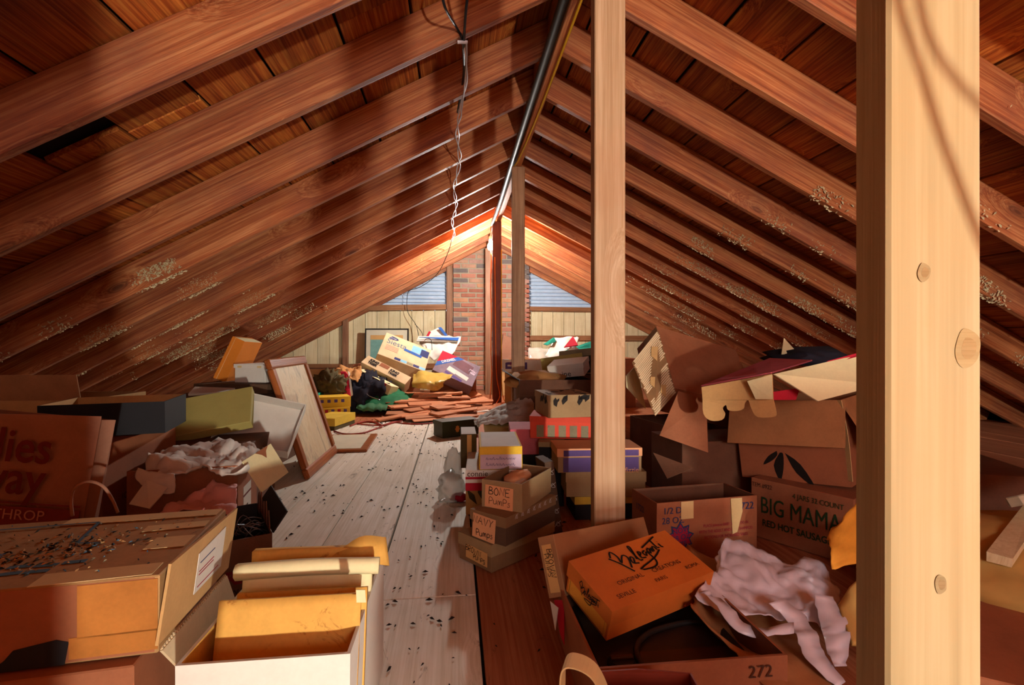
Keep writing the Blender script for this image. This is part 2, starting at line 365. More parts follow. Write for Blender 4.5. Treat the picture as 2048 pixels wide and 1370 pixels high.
def drape(name, grid, m, parent=None, n=7, amp=.012, freq=14, th=.002, seed=0, ridge=True, jag=0., smooth=True):
    """soft crumpled surface through a coarse grid of 3D points (rows x cols)"""
    rows = [smooth_path([Vector(q) for q in r], n) for r in grid]
    cols = list(zip(*rows)); fine = [smooth_path(list(c), n) for c in cols]   # fine[col][row]
    nc, nr = len(fine), len(fine[0]); v = []
    off = Vector((seed * 3.7, seed * 1.3, seed * 7.1))
    for i in range(nc):
        for k in range(nr):
            q = fine[i][k]
            a = fine[min(i + 1, nc - 1)][k] - fine[max(i - 1, 0)][k]; b = fine[i][min(k + 1, nr - 1)] - fine[i][max(k - 1, 0)]
            nn = a.cross(b); nn = nn.normalized() if nn.length > 1e-12 else Vector((0, 0, 1))
            z = 0
            for o in range(3):
                x = noise.noise(q * freq * (1.9 ** o) + off * (o + 1))
                z += ((1 - 2 * abs(x)) if ridge else x) * (.55 ** o)
            e = Vector((0, 0, 0))
            if jag and (i in (0, nc - 1) or k in (0, nr - 1)):
                e = noise.noise_vector(q * 60 + off) * jag
            v.append(q + nn * z * amp + e)
    f = [(i * nr + k, (i + 1) * nr + k, (i + 1) * nr + k + 1, i * nr + k + 1) for i in range(nc - 1) for k in range(nr - 1)]
    o = mesh(name, v, f, M[m], parent, smooth)
    s = o.modifiers.new('thickness', 'SOLIDIFY'); s.thickness = th; s.offset = 0
    return o
def blob(name, c, r, m, parent=None, amp=.25, freq=6, seed=0, sub=3, flat=True, smooth=True):
    bm = bmesh.new(); bmesh.ops.create_icosphere(bm, subdivisions=sub, radius=1)
    off = Vector((seed * 2.3, seed * 5.1, seed * .7))
    for v in bm.verts:
        q = v.co.copy(); z = 0
        for o in range(3): z += (1 - 2 * abs(noise.noise(q * freq * .3 * 1.9 ** o + off))) * .55 ** o
        q *= 1 + amp * (z - .4)
        v.co = Vector(c) + Vector((q.x * r[0], q.y * r[1], max(q.z, -.75) * r[2]))
    me = bpy.data.meshes.new(name); bm.to_mesh(me); bm.free()
    return link(name, me, M[m], parent, smooth)
def G(*rows): return [[at(x, y, Y) for x, y, Y in r] for r in rows]
def base(o):
    """move a thing built in place so that its origin lies at its own base"""
    ms = [o] if o.type == 'MESH' else list(o.children_recursive)
    pts = [v.co for c in ms for v in c.data.vertices]
    b = Vector(((min(p.x for p in pts) + max(p.x for p in pts)) / 2, (min(p.y for p in pts) + max(p.y for p in pts)) / 2, min(p.z for p in pts)))
    done = set()
    for c in ms:
        if c.data.name not in done: c.data.transform(Matrix.Translation(-b)); done.add(c.data.name)
    o.location = b; return o

# ------------------------------------------------------------------ the attic shell
YN, YF = -2.3, 7.05                         # near and far gable
SL, SR = .54, .50                           # roof pitches left and right
XL0, ZL0, XR0, ZR0 = .405, CH + 1.28, .445, CH + 1.30
def roofz(x): return ZL0 - SL * (XL0 - x) if x < .425 else ZR0 - SR * (x - XR0)   # underside of the rafters
EL, ER = XL0 - ZL0 / SL, XR0 + ZR0 / SR     # where the rafters meet the floor
DEP = .14
# floor
fl = struct(MB().box(EL - .7, ER + .7, YN, YF + .3, -.08, -.022).build('floor', M['subfloor']))
x = .058 - .225 * 16
k = 0
while x < ER:
    w = random.uniform(.215, .235)
    if abs(x - .058) < .12: w = .2228
    nx = .058 if abs(x + w - .058) < .06 else (-.217 if abs(x + w + .217) < .06 else x + w)
    if nx > EL - .1:
        y = YN + (0 if k % 2 else -random.uniform(.3, 2.2))
        while y < YF:
            L = random.uniform(2.6, 4.2); y1 = min(y + L, YF)
            if -.3 < x < .3 and y < 3 < y1 + 1.5: y1 = YF if y > 2.5 else min(YF, max(y1, 4.6))
            if -2.2 < x < .6 and y < 4.1 < y1: y1 = 4.2 + .06 * (k % 3)
            gap = .005 if abs(nx - .058) < .01 else .0018
            y0 = max(y, YN)
            if y1 - y0 > .1:
                z = random.uniform(-.0025, 0)
                cx, cy = (x + nx) / 2, (y0 + y1) / 2
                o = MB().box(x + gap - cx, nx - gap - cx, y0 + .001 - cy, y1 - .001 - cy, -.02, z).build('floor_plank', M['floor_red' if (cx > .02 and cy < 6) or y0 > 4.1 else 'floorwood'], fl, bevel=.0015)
                o.location = (cx, cy, 0)
            y = y1
    x = nx; k += 1
# roof: felt, sheathing boards and rafters on both slopes
def slope_matrix(side):                     # local x runs down the slope, y along the ridge, z out of the roof
    s = SL if side < 0 else SR; a = math.atan(s)
    ex = Vector((side * math.cos(a), 0, -math.sin(a))); ez = Vector((side * math.sin(a), 0, math.cos(a))); ey = ez.cross(ex)
    m = Matrix((ex, ey, ez)).transposed().to_4x4()
    m.translation = (XL0, 0, ZL0) if side < 0 else (XR0, 0, ZR0); return m, ey.y
RAFT_Y = [1.37 - .408 * 9 + .408 * i for i in range(23)]
RAFT_Y = [y for y in RAFT_Y if YN + .05 < y < YF - .03] + [YF - .03]
for side, nm in ((-1, 'ceiling_left'), (1, 'ceiling_right')):
    Mx, sy = slope_matrix(side); LEN = (ZL0 / math.sin(math.atan(SL)) if side < 0 else ZR0 / math.sin(math.atan(SR))) + .15
    up = -.42 if side > 0 else -.42
    c = struct(MB().box(up + .1, LEN + .5, -9, 9, DEP + .03, DEP + .05).build(nm, M['felt']))
    c.matrix_world = Mx
    # rafters
    me = None
    for i, y in enumerate(RAFT_Y):
        if me is None or i % 4 == 0:
            mb = MB(); n = 7
            for q in range(n):
                pass
            me = bpy.data.meshes.new('rafter')
            tmp = MB().box(-.07, LEN, -.019, .019, 0, DEP, .002)
            me.from_pydata([tuple(v) for v in tmp.v], [], tmp.f)
            bm = bmesh.new(); bm.from_mesh(me); bmesh.ops.recalc_face_normals(bm, faces=bm.faces)
            bmesh.ops.bevel(bm, geom=bm.edges[:], offset=.003, segments=1, affect='EDGES'); bm.to_mesh(me); bm.free()
        o = link('rafter', me, M['rafter'], c); o.location = (0, sy * (y + random.uniform(-.01, .01)), random.uniform(-.004, .004))
    # sheathing boards along the ridge direction
    x = up + .26; b = 0
    while x < LEN - .02:
        w = random.uniform(.225, .262); x1 = min(x + w, LEN)
        y = YN - random.uniform(0, 2)
        while y < YF + .1:
            y1 = min(y + random.uniform(2.4, 4.4), YF + .1); y0 = max(y, YN)
            if y1 - y0 > .05:
                segs = [(y0, y1)]
                if side < 0 and x < 1.66 < x1 and y0 < 1.5 and y1 > 1.72: segs = [(y0, 1.54), (1.68, y1)]
                for p0, p1 in segs:
                    cy = (p0 + p1) / 2; cx = (x + x1) / 2; h = (p1 - p0) / 2; g = random.uniform(.003, .007)
                    o = MB().box(x + g - cx, x1 - g - cx, -h + .002, h - .002, 0, .02).build('sheathing_board', M['sheath'], c, bevel=.002)
                    o.location = (cx, sy * cy, DEP + random.uniform(.001, .004))
            y = y1
        x = x1; b += 1
rb = struct(MB().box(-.02, .02, 0, YF - YN, 0, .24).build('ridge_board', M['ridge'], bevel=.003)); rb.location = (.425, YN, CH + 1.2); rb.name = 'trim_1'
# near gable behind the camera
wn = struct(mesh('wall_near', [(EL - .2, YN, -.02), (ER + .2, YN, -.02), (ER + .2, YN, .1), (.425, YN, 2.3), (EL - .2, YN, .1)], [(0, 1, 2, 3, 4)], M['sheath']))
# ------------------------------------------------------------------ far gable wall
wb = thing('wall_back', '', 'wall'); del wb['label']; del wb['category']; struct(wb); wb.location = (0, YF, 0)
SILL = CH + .475
x = EL - .1
CX0, CX1 = -.035, 1.0                        # chimney breast
i = 0
while x < ER + .1:
    x1 = x + .158
    if x1 > CX0 and x < CX1: 
        if x < CX0 - .03: x1 = CX0
        else: x = max(x, CX1) if x1 >= CX1 else x1; 
        if x >= CX0 and x < CX1: continue
        if x1 <= x: x1 = x + .1
    t0 = min(SILL, roofz(x) + .13); t1 = min(SILL, roofz(x1) + .13)
    if max(t0, t1) > .02:
        t0 = max(t0, .01); t1 = max(t1, .01); g = .0025
        MB().prism([(x + g, 0, -.01), (x1 - g, 0, -.01), (x1 - g, 0, t1), (x + g, 0, t0)], (0, .02, 0)).build('wall_panel', M['panel'], wb, bevel=.002)
    x = x1; i += 1
MB().box(EL - .2, ER + .2, .026, .05, -.02, 1.1).build('backing_board', M['felt'], wb)
MB().box(CX0 - .02, CX1 + .02, .19, .21, -.02, 2.4).build('chimney_backing', M['felt'], wb)
# window sills, ledger, studs
def trim(n, x0, x1, z0, z1, y0, y1, m, tilt=0):
    o = struct(MB().box(-(x1 - x0) / 2, (x1 - x0) / 2, y0, y1, 0, z1 - z0, .002).build('trim_%d' % n, M[m], bevel=.003))
    o.location = ((x0 + x1) / 2, YF, z0); o.rotation_euler = (0, R(tilt), 0); return o
trim(2, -1.42, -.06, SILL - .03, SILL + .045, -.05, .0, 'trimwood', -1.2)
trim(3, .98, 2.35, SILL - .03, SILL + .03, -.05, .0, 'trimwood', .6)
trim(4, .98, 2.9, .69, .76, -.04, -.002, 'trimwood')
trim(5, -2.6, -.06, .3, .37, -.04, -.002, 'trimwood')
trim(6, -1.52, -1.45, 0, 1.0, -.07, -.004, 'studwood')
trim(7, -.125, -.05, 0, 1.72, -.08, 0, 'studwood')
trim(8, -.06, -.035, 0, 1.7, -.05, 0, 'studwood')
# louvred gable windows
def gable_window(n, xa, xb, sgn):
    w = struct(thing('window_%d' % n, '', 'window')); del w['label']; del w['category']; w.location = (0, YF, 0)
    z = SILL + .03
    def xlim(zz): return XL0 - (ZL0 + .02 - zz) / SL if sgn < 0 else XR0 + (ZR0 + .02 - zz) / SR
    while True:
        lim = xlim(z + .02)
        x0, x1 = (max(xa, lim), xb) if sgn < 0 else (xa, min(xb, lim))
        if x1 - x0 < .06: break
        v = MB().prism([(x0, .0, z), (x0, .04, z + .052), (x0, .046, z + .05), (x0, .006, z - .003)], (x1 - x0, 0, 0))
        v.build('louvre_slat', M['slat'], w, recalc=True)
        z += .052
    zz = SILL
    a, b = (xb, xlim(SILL + .02)) if sgn < 0 else (xa, xlim(SILL + .02))
    MB().box(min(a, b), max(a, b), -.01, .07, SILL + .0, SILL + .035).build('window_frame', M['slat'], w, bevel=.002)
    return w
gable_window(1, -1.6, CX0 - .07, -1); gable_window(2, CX1, 2.6, 1)
# chimney
ch = thing('chimney', 'red brick chimney breast with worn mortar between the two gable windows', 'chimney', ((CX0 + CX1) / 2, YF - .1, 0))
W = CX1 - CX0; x0 = -W / 2
MB().box(x0 + .006, -x0 - .006, .008, .28, 0, 2.15).build('mortar', M['mortar'], ch)
bricks = {}
def brick_mesh(kind, c):
    k = (kind, c)
    if k not in bricks:
        L = .199 if kind == 's' else .094
        m = MB().box(-L / 2, L / 2, 0, .09, 0, .054, .004); o = m.build('brick', M['brick%d' % c], None, bevel=.004)
        bricks[k] = o.data; bpy.data.objects.remove(o)
    return bricks[k]
for row in range(31):
    z = .005 + row * .0675; x = x0 + .004
    first = True
    while x < -x0 - .05:
        kind = 'h' if (first and row % 2) or x + .203 > -x0 + .01 else 's'
        L = .203 if kind == 's' else .098
        o = link('brick', brick_mesh(kind, random.choice([0, 0, 1, 1, 2, 3, 3, 4, 5, 6])), None, ch)
        o.location = (x + L / 2, random.uniform(-.004, .005), z + random.uniform(-.001, .001)); x += L + .011; first = False
# ------------------------------------------------------------------ posts
def post(label, X, Y, z1, m, w=.089, d=.038, lean=0):
    o = tag(MB().box(-w / 2, w / 2, -d / 2, d / 2, 0, z1, .0015).build('post', M[m], bevel=.003), label, 'post', 'ridge posts')
    o.location = (X, Y, 0); o.rotation_euler = (0, R(lean), 0); return o
RB = CH + 1.198
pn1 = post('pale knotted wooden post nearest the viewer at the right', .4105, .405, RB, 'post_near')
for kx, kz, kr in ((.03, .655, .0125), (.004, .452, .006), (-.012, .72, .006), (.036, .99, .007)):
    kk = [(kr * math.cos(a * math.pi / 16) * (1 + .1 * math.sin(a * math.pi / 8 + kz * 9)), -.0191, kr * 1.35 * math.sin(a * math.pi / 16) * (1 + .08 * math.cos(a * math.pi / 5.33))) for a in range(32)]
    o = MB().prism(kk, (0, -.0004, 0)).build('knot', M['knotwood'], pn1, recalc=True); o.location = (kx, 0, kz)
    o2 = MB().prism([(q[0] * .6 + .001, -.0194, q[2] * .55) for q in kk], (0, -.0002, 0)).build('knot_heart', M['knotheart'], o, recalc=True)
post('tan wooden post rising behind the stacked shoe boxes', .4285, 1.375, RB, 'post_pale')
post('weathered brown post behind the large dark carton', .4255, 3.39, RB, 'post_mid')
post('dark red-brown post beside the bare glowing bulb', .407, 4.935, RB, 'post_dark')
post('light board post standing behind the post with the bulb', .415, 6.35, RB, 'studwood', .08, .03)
post('wooden post beside the camera, outside the picture', .42, -.27, RB, 'post_pale')

# ------------------------------------------------------------------ lamps and wiring
b = thing('light_bulb', 'bare glowing light bulb hanging from the ridge beside a post', 'light bulb', (.352, 5.06, 1.63))
prof = [(.004, -.035), (.018, -.032), (.029, -.012), (.03, .004), (.024, .026), (.014, .042), (.013, .055)]
MB().lathe(prof, 16).build('bulb_glass', M['bulb_far'], b, smooth=True)
MB().lathe([(.016, .05), (.018, .056), (.018, .1), (.01, .108)], 12).build('socket', M['porcelain'], b, smooth=True)
MB().tube([(0, 0, .1), (.01, .0, .16), (.03, -.02, .235)], .005).build('cord', M['white_cable'], b, smooth=True)
wl = thing('work_lamp', 'bare bulb work lamp standing on the floor behind the camera', 'work lamp', (.94, -1.8, 0))
MB().lathe([(r, z + .34) for r, z in prof], 16).build('bulb_glass', M['bulb_near'], wl, smooth=True)
MB().lathe([(.07, 0), (.07, .012), (.012, .02), (.012, .26), (.02, .265), (.02, .302), (.012, .304)], 16).build('stand', M['charcoal'], wl)
def cable(name, label, pts, r, m, sub=4, n=6):
    return base(tag(MB().tube(pts, r, n, sub).build(name, M[m], smooth=True), label, 'cable'))
PZ = CH + 1.225
cable('conduit', 'dark metal conduit running under the ridge board', [(.383, -2.2, PZ), (.383, 0, PZ), (.384, 1.5, PZ - .004), (.383, 3, PZ), (.384, 4.4, PZ - .01), (.36, 4.95, PZ - .05)], .0185, 'conduit', 3, 10)
cable('yellow_cable', 'yellow cable stapled along the underside of the ridge board', [(.44, -2.2, RB), (.437, .4, RB - .006), (.436, 1.2, RB - .004), (.432, 2., RB - .012), (.43, 2.6, RB - .004), (.41, 3.2, RB - .008), (.395, 3.36, RB - .004)], .0055, 'yellow_cable', 4)
# twin wires along the left slope
def strand(ph, m):
    pts = []
    for i in range(80):
        Y = 1.78 + i * 3.3 / 79; sag = .03 * abs(math.sin((Y - 1.78) / .408 * math.pi))
        a = i * .52 + ph; rr = .009 if Y > 2.3 else .004
        xx = .035 - .02 * (Y - 1.8) + .012 * math.sin(Y * 7)
        pts.append((xx + rr * math.cos(a), Y, roofz(xx) - .012 - sag * .6 + rr * .8 * math.sin(a)))
    return pts
w = thing('twisted_wires', 'pair of twisted white wires strung below the left rafters', 'cable')
MB().tube(strand(0, 0), .0032, 5, 2).build('wire', M['white_cable'], w, smooth=True)
MB().tube(strand(math.pi, 0), .0032, 5, 2).build('wire', M['white_cable'], w, smooth=True); base(w)
w = thing('black_wires', 'black wire loop hanging in front of the second rafter', 'cable')
MB().tube([at(880, -40, 1.5), at(890, 15, 1.55), at(916, 60, 1.74), at(925, 84, 1.77), at(927, 150, 2.1), at(915, 225, 2.4)], .0045, 6, 5).build('wire', M['black_cable'], w, smooth=True)
MB().tube([at(940, -40, 1.5), at(932, 20, 1.6), at(928, 84, 1.77), at(928, 150, 2.1), at(921, 205, 2.38)], .0045, 6, 5).build('wire', M['black_cable'], w, smooth=True)
MB().tube([at(915, 84, 1.76), at(935, 84, 1.76)], .006, 6, 1).build('clip', M['white_cable'], w); base(w)
cable('black_cable', 'thin black cable hanging from the rafters across the left gable window', [at(904, 474, 5.05), at(898, 500, 5.4), at(880, 540, 6.), at(862, 560, 6.4), at(838, 575, 6.75), at(818, 582, 6.9), at(814, 600, 6.93), at(816, 625, 6.93), at(832, 650, 6.9), at(838, 675, 6.8), at(842, 690, 6.6)], .004, 'black_cable')
cable('black_cable_loop', 'thin black cable looping over the slanted mattress box', [at(830, 648, 6.9), at(845, 668, 6.7), at(842, 688, 6.2), at(852, 678, 5.9), at(862, 680, 5.8), at(864, 700, 5.7)], .004, 'black_cable')
cable('orange_cable', 'orange cord hanging down beside the post from the bulb', [(.352, 5.05, 1.6), (.356, 5., 1.5), (.35, 5.0, 1.2), (.355, 4.95, .9), (.345, 4.9, .6), (.352, 4.88, .35), (.33, 4.8, .12)], .0055, 'orange_cord')
cable('orange_cable', 'thin orange cable running down the front of the dark post', [(.385, 4.91, 1.5), (.39, 4.905, 1.0), (.395, 4.905, .55), (.405, 4.9, .3), (.43, 4.85, .14), (.38, 4.75, .06), (.44, 4.6, .05), (.5, 4.55, .16), (.47, 4.75, .3)], .0055, 'orange_cord')
cable('yellow_cord_loop', 'yellow cord looped at the foot of the dark post', [at(1003, 500, 4.9), at(1003, 700, 4.9), at(1005, 790, 4.85), at(1018, 808, 4.7), at(1008, 824, 4.5), at(990, 828, 4.4), at(975, 822, 4.5)], .0045, 'yellow_cable')
cable('red_extension_cord', 'red extension cord lying in loops on the floor', [onz(700, 852, .006), onz(720, 845, .006), onz(745, 843, .006), onz(764, 851, .006), onz(790, 845, .006), onz(810, 847, .006), onz(840, 848, .006), onz(872, 845, .006)], .006, 'red_cord', 5)
cable('red_cord_coil', 'red cord doubling back in front of the yellow box', [onz(668, 862, .006), onz(690, 868, .006), onz(725, 866, .006), onz(750, 858, .006), onz(764, 852, .012), onz(750, 845, .006), onz(730, 843, .006), onz(716, 847, .006), onz(740, 850, .006), onz(766, 850, .018), onz(785, 844, .006), onz(805, 842, .006)], .006, 'red_cord', 5)
# cords hanging near the lamp, they throw their shadow on the nearest post
def shadow_wire(pts, t=.84):
    L = Vector((.94, -1.8, .34)); return [L + (at(x, y, .386) - L) * t for x, y in pts]
cable('loose_cable', 'cord hanging from the ridge beside the nearest post', shadow_wire([(1770, -160), (1797, 0), (1840, 130), (1880, 260), (1920, 370), (1962, 480), (2010, 600)]), .0045, 'black_cable')
cable('loose_cable', 'second cord hanging from the ridge beside the nearest post', shadow_wire([(1830, -160), (1840, 0), (1868, 90), (1915, 160), (1966, 215), (2040, 300)]), .0045, 'black_cable')

# ------------------------------------------------------------------ right-hand stack of shoe boxes
def shoebox(name, label, loc, rot, dim, m, lidm=None, lh=.03, opened=False, inner=None, group=None):
    if isinstance(rot, (int, float)): rot = (0, 0, rot)
    t = thing(name, label, 'box', loc, rot, group)
    if opened: open_box(dim, .0025, t, m, inner)
    else: closed_box(dim, t, m, bevel=.0012, jit=.0008)
    if lidm: lid_on(dim, t, lidm, lh, .0025)
    return t
d = (.145, .274, .078); t = shoebox('shoe_box', 'brown shoe box with BROWN PUMPS note at the bottom of the stack', (.164, 1.569, 0), -51.5, d, 'shoe_brown', 'shoe_tan', .035)
pn = patchf(t, .095, .04, 'label_tan', d, 'f', .012, -.004, -2, .0045, 'paper_note')
hand(pn, 'BROWN', .016, .0018, 'ink', d, 'f', 0, .006, -4, 'handwriting').data.transform(Matrix.Translation((0, -.0035, 0)))
hand(pn, 'PUMPS', .013, .0016, 'ink', d, 'f', .026, -.012, -4, 'handwriting').data.transform(Matrix.Translation((0, -.0035, 0)))
d = (.129, .261, .08); t = shoebox('shoe_box', 'brown shoe box with NAVY PUMPS note, second in the stack', (.183, 1.542, .083), -43.4, d, 'shoe_dark', 'shoe_brown', .03)
pn = patchf(t, .085, .07, 'label_peach', d, 'f', -.012, -.002, -4, .005, 'paper_note')
hand(pn, 'NAVY', .021, .002, 'ink', d, 'f', -.012, .017, -4).data.transform(Matrix.Translation((0, -.004, 0)))
hand(pn, 'Pumps', .018, .002, 'ink', d, 'f', -.008, -.018, 0).data.transform(Matrix.Translation((0, -.004, 0)))
sc = thing; 
strokes(t, [smooth2([(i * .03 + a, b) for a, b in ((0, 0), (.006, .012), (.012, 0), (.004, .004), (.014, .013))]) for i in range(7)], .0015, 'ink_white', d, 'r', -.09, .028, 0, .004, name='chalk_writing')
d = (.134, .227, .081); t = shoebox('shoe_box', 'open tan shoe box with BONE PUMPS note on top of the stack', (.196, 1.568, .1665), -32.2, d, 'shoe_tan', None, opened=True, inner='shoe_brown')
pn = patchf(t, .093, .066, 'label_peach', d, 'f', -.008, -.006, -2, .003, 'paper_note')
hand(pn, 'BONE', .022, .0022, 'ink', d, 'f', -.004, .012, -2).data.transform(Matrix.Translation((0, -.002, 0)))
hand(pn, 'PumPs', .02, .0016, 'ink_brown', d, 'f', -.004, -.018, -2).data.transform(Matrix.Translation((0, -.002, 0)))
blob('tissue_paper', (0, 0, .035), (.048, .078, .024), 'cloth_white', t, .3, 7, 3)
blob('shoe', (-.01, .02, .062), (.03, .055, .016), 'label_peach', t, .3, 6, 5)
d = (.17, .28, .068); t = shoebox('shoe_box', 'white shoe box with crimson stripe under the yellow one', (.125, 1.8, .168), -3, d, 'white_card')
patchf(t, .17, .026, 'crimson', d, 'f', 0, -.021, 0, .001, 'colour_band'); patchf(t, .17, .008, 'crimson', d, 'f', 0, .008, 0, .001, 'colour_band')
text(t, 'connie', .026, 'ink_brown', d, 'f', -.045, .022)
d = (.144, .281, .075); t = shoebox('shoe_box', 'white-topped shoe box with yellow lid edge and lilac note', (.156, 1.8, .2375), -2.2, d, 'yellow2', None)
patchf(t, .13, .266, 'white_card', d, 'u', 0, 0, 0, .0012, 'lid_paper'); pn = patchf(t, .138, .048, 'lilac', d, 'f', 0, -.012, 0, .0012, 'paper_note')
for q in range(2): strokes(pn, [smooth2([(i * .011 + a, b * random.uniform(.5, 1.2)) for a, b in ((0, 0), (.003, .009), (.006, 0), (.009, .006))]) for i in range(9)], .0012, 'ink_blue', d, 'f', -.05, -.005 - q * .02, 0, .002, name='handwriting')
d = (.17, .2, .164); t = shoebox('shoe_box', 'tall tan box printed with olive leaves behind the stack', (.15, 1.99, 0), -18, d, 'label_tan')
for q in range(4): patchf(t, .02, .06, 'olive', d, 'l', -.06 + .035 * q, -.01 + .02 * (q % 2), 35 - 20 * q, .001, 'leaf_print', poly=[(0, -.035), (.012, 0), (0, .035), (-.012, 0)])
for q in range(4): patchf(t, .02, .06, 'olive', d, 'f', -.06 + .035 * q, -.01 + .02 * (q % 2), 35 - 20 * q, .001, 'leaf_print', poly=[(0, -.035), (.012, 0), (0, .035), (-.012, 0)])
patchf(t, .19, .05, 'navyprint', d, 'l', 0, -.055, 0, .001, 'colour_band')
d = (.062, .17, .132); t = shoebox('slim_box', 'olive slim box standing on end behind the yellow shoe box', (.052, 2.06, .1665), 0, d, 'olive')
patchf(t, .058, .165, 'white_card', d, 'u', 0, 0, 0, .0012, 'top_sheet'); patchf(t, .018, .128, 'label_tan', d, 'f', .002, 0, 0, .001, 'stripe')
t = thing('plastic_bag', 'crumpled clear plastic bag with a red corner by the shoe boxes', 'plastic bag', (-.02, 2.12, 0))
blob('bag', (0, .0, .045), (.045, .05, .06), 'plastic_clear', t, .4, 8, 9); blob('red_print', (.035, -.03, .015), (.03, .02, .016), 'crimson', t, .4, 8, 4, 2)
blob('upper_bag', (.01, .06, .12), (.03, .03, .07), 'plastic_clear', t, .4, 8, 2)
d = (.13, .2, .18); t = shoebox('shoe_box', 'black shoe box on the floor under the pink box', (.315, 2.22, 0), -5, d, 'black_card', 'charcoal', .03)
d = (.13, .2, .105); t = shoebox('shoe_box', 'faded pink shoe box left of the striped red one', (.305, 2.2, .1845), -4, d, 'pink', 'pink', .03)
d = (.1, .15, .255); t = shoebox('slim_box', 'upright black box with white script behind the purple box', (.4, 2.06, 0), -12, d, 'black_card', 'shoe_tan', .02)
text(t, 'Ais', .035, 'ink_white', d, 'f', -.012, .055, 0, shear=.3)
d = (.255, .191, .09); t = shoebox('shoe_box', 'red shoe box with grey-green vertical stripes', (.458, 2.132, .2595), -14.8, d, 'red', 'red', .024)
for i in range(5): patchf(t, .03, .05, 'greybox', d, 'f', -.085 + i * .046, -.014, 0, .0012, 'stripe')
for i in range(3): patchf(t, .03, .05, 'greybox', d, 'l', -.06 + i * .05, -.014, 0, .0012, 'stripe')
d = (.19, .232, .09); t = shoebox('shoe_box', 'beige box with torn blackened tape on top of the striped box', (.459, 2.115, .354), 3.8, d, 'shoe_tan', 'shoe_tan', .028)
for fc, n, sp in (('f', 9, .18), ('l', 6, .2), ('u', 12, .17)):
    for i in range(n):
        s = random.uniform(.008, .022)
        patchf(t, 0, 0, 'charcoal', d, fc, random.uniform(-sp / 2, sp / 2), (random.uniform(.018, .038) if fc != 'u' else random.uniform(-.09, .09)), random.uniform(0, 90), .005, 'torn_tape', poly=[(-s, -s * .3), (s * .2, -s * .5), (s, .1 * s), (s * .3, s * .5), (-s * .6, s * .35)])
d = (.295, .18, .09); t = shoebox('shoe_box', 'plain tan lidded box under the purple box', (.563, 1.894, .0875), -5.3, d, 'shoe_tan', 'shoe_tan', .038)
d = (.228, .18, .083); t = shoebox('shoe_box', 'black shoe box with yellow lid at the bottom behind the post', (.559, 1.906, 0), -2, d, 'black_card', 'yellow', .028)
d = (.312, .157, .086); t = shoebox('shoe_box', 'purple-fronted shoe box with pale edges behind the post', (.532, 1.872, .1815), -2.8, d, 'shoe_tan', 'label_peach', .03)
patchf(t, .282, .052, 'purple', d, 'f', .005, -.014, 0, .001, 'purple_front'); patchf(t, .28, .022, 'purple', d, 'f', .005, .029, 0, .0042, 'purple_lid_front')
text(t, 'fizzie', .026, 'label_peach', d, 'f', .12, -.036, 0, .0018)
t = shoebox('box_lid', 'dark brown box lid with white writing leaning against the boxes', (.343, 1.74, .004), (0, -8, 10), (.032, .1, .25), 'shoe_dark')
strokes(t, [smooth2([(a, b + i * .045) for a, b in ((0, 0), (.012, .015), (.02, 0), (.006, .005), (.024, .016))]) for i in range(5)], .0016, 'ink_white', (.032, .1, .25), 'f', -.01, -.1, 0, .0015, name='chalk_writing')
# pumps-box lid standing on its side, Belaganti box
d = (.05, .4, .128); t = shoebox('box_lid', 'tan shoe box with BROWN PUMPS strip lying on its side', (.377, 1.204, .071), (-9, -23, -47.8), d, 'dress')
pn = patchf(t, .028, .1, 'label_tan', d, 'f', -.002, -.004, 0, .0012, 'paper_note')
hand(pn, 'BROWN', .014, .0015, 'ink', d, 'f', .005, .005, -90); hand(pn, 'PUMPS', .012, .0013, 'ink', d, 'f', -.007, .002, -90)
d = (.14, .273, .072); t = shoebox('shoe_box', 'bright orange Belaganti shoe box tilted on the television', (.389, 1.048, .1125), (3.3, 17, -67), d, 'bele', 'bele', .036)
# script logo: strokes in picture order, x along the box length, y across
LOGO = [[(-.50, .12), (-.40, -.02), (-.28, -.26)], [(-.46, .12), (-.38, .24), (-.33, .1), (-.36, -.04), (-.24, .1), (-.18, .02), (-.27, -.18)],
        [(-.16, -.12), (-.10, -.02), (-.14, .02), (-.18, -.1), (-.08, -.14)], [(-.06, -.06), (.02, .2), (-.02, .22), (-.03, -.08), (.03, -.1)],
        [(.04, -.02), (.1, .04), (.06, .07), (.04, -.06), (.12, -.08)], [(.2, .06), (.13, .02), (.15, -.06), (.21, .02), (.22, -.2), (.1, -.3), (-.16, -.26), (.24, -.14), (.46, -.02)],
        [(.3, .08), (.24, .04), (.26, -.04), (.31, .06), (.32, -.03)], [(.34, .07), (.35, -.02), (.38, .07), (.42, .06), (.42, -.01)], [(.47, .24), (.46, .04), (.5, .02)], [(.2, .12), (.6, .27)], [(.55, .1), (.55, .02), (.58, .01)], [(.555, .14), (.56, .145)]]
LG = [smooth2(p) for p in LOGO]
def logo(par, dim, face, u, v, rot, sc, wd, off=.0065): strokes(par, LG, wd, 'ink', dim, face, u, v, rot, off, sc, 'script_logo')
logo(t, d, 'u', -.027, .012, 90, .135, .004, .005)
for s, u, v, sz in (('ORIGINAL', .022, -.05, .015), ('CREATIONS', .022, .05, .015), ('SEVILLE', .05, -.085, .014), ('PARIS', .046, .012, .013), ('ROMA', .043, .105, .013)):
    text(t, s, sz, 'ink_brown', d, 'u', u, v, 90, .005)
el = patchf(t, .126, .04, 'bele_end', d, 'f', 0, -.012, 0, .0012, 'end_label')
for e in ([(-.058, -.018), (.058, -.018), (.058, .018), (-.058, .018), (-.058, -.018)],): strokes(el, [e], .0012, 'ink', d, 'f', 0, -.012, 0, .002, name='label_border')
logo(t, d, 'f', .005, .02, 0, .06, .0022, .0065)
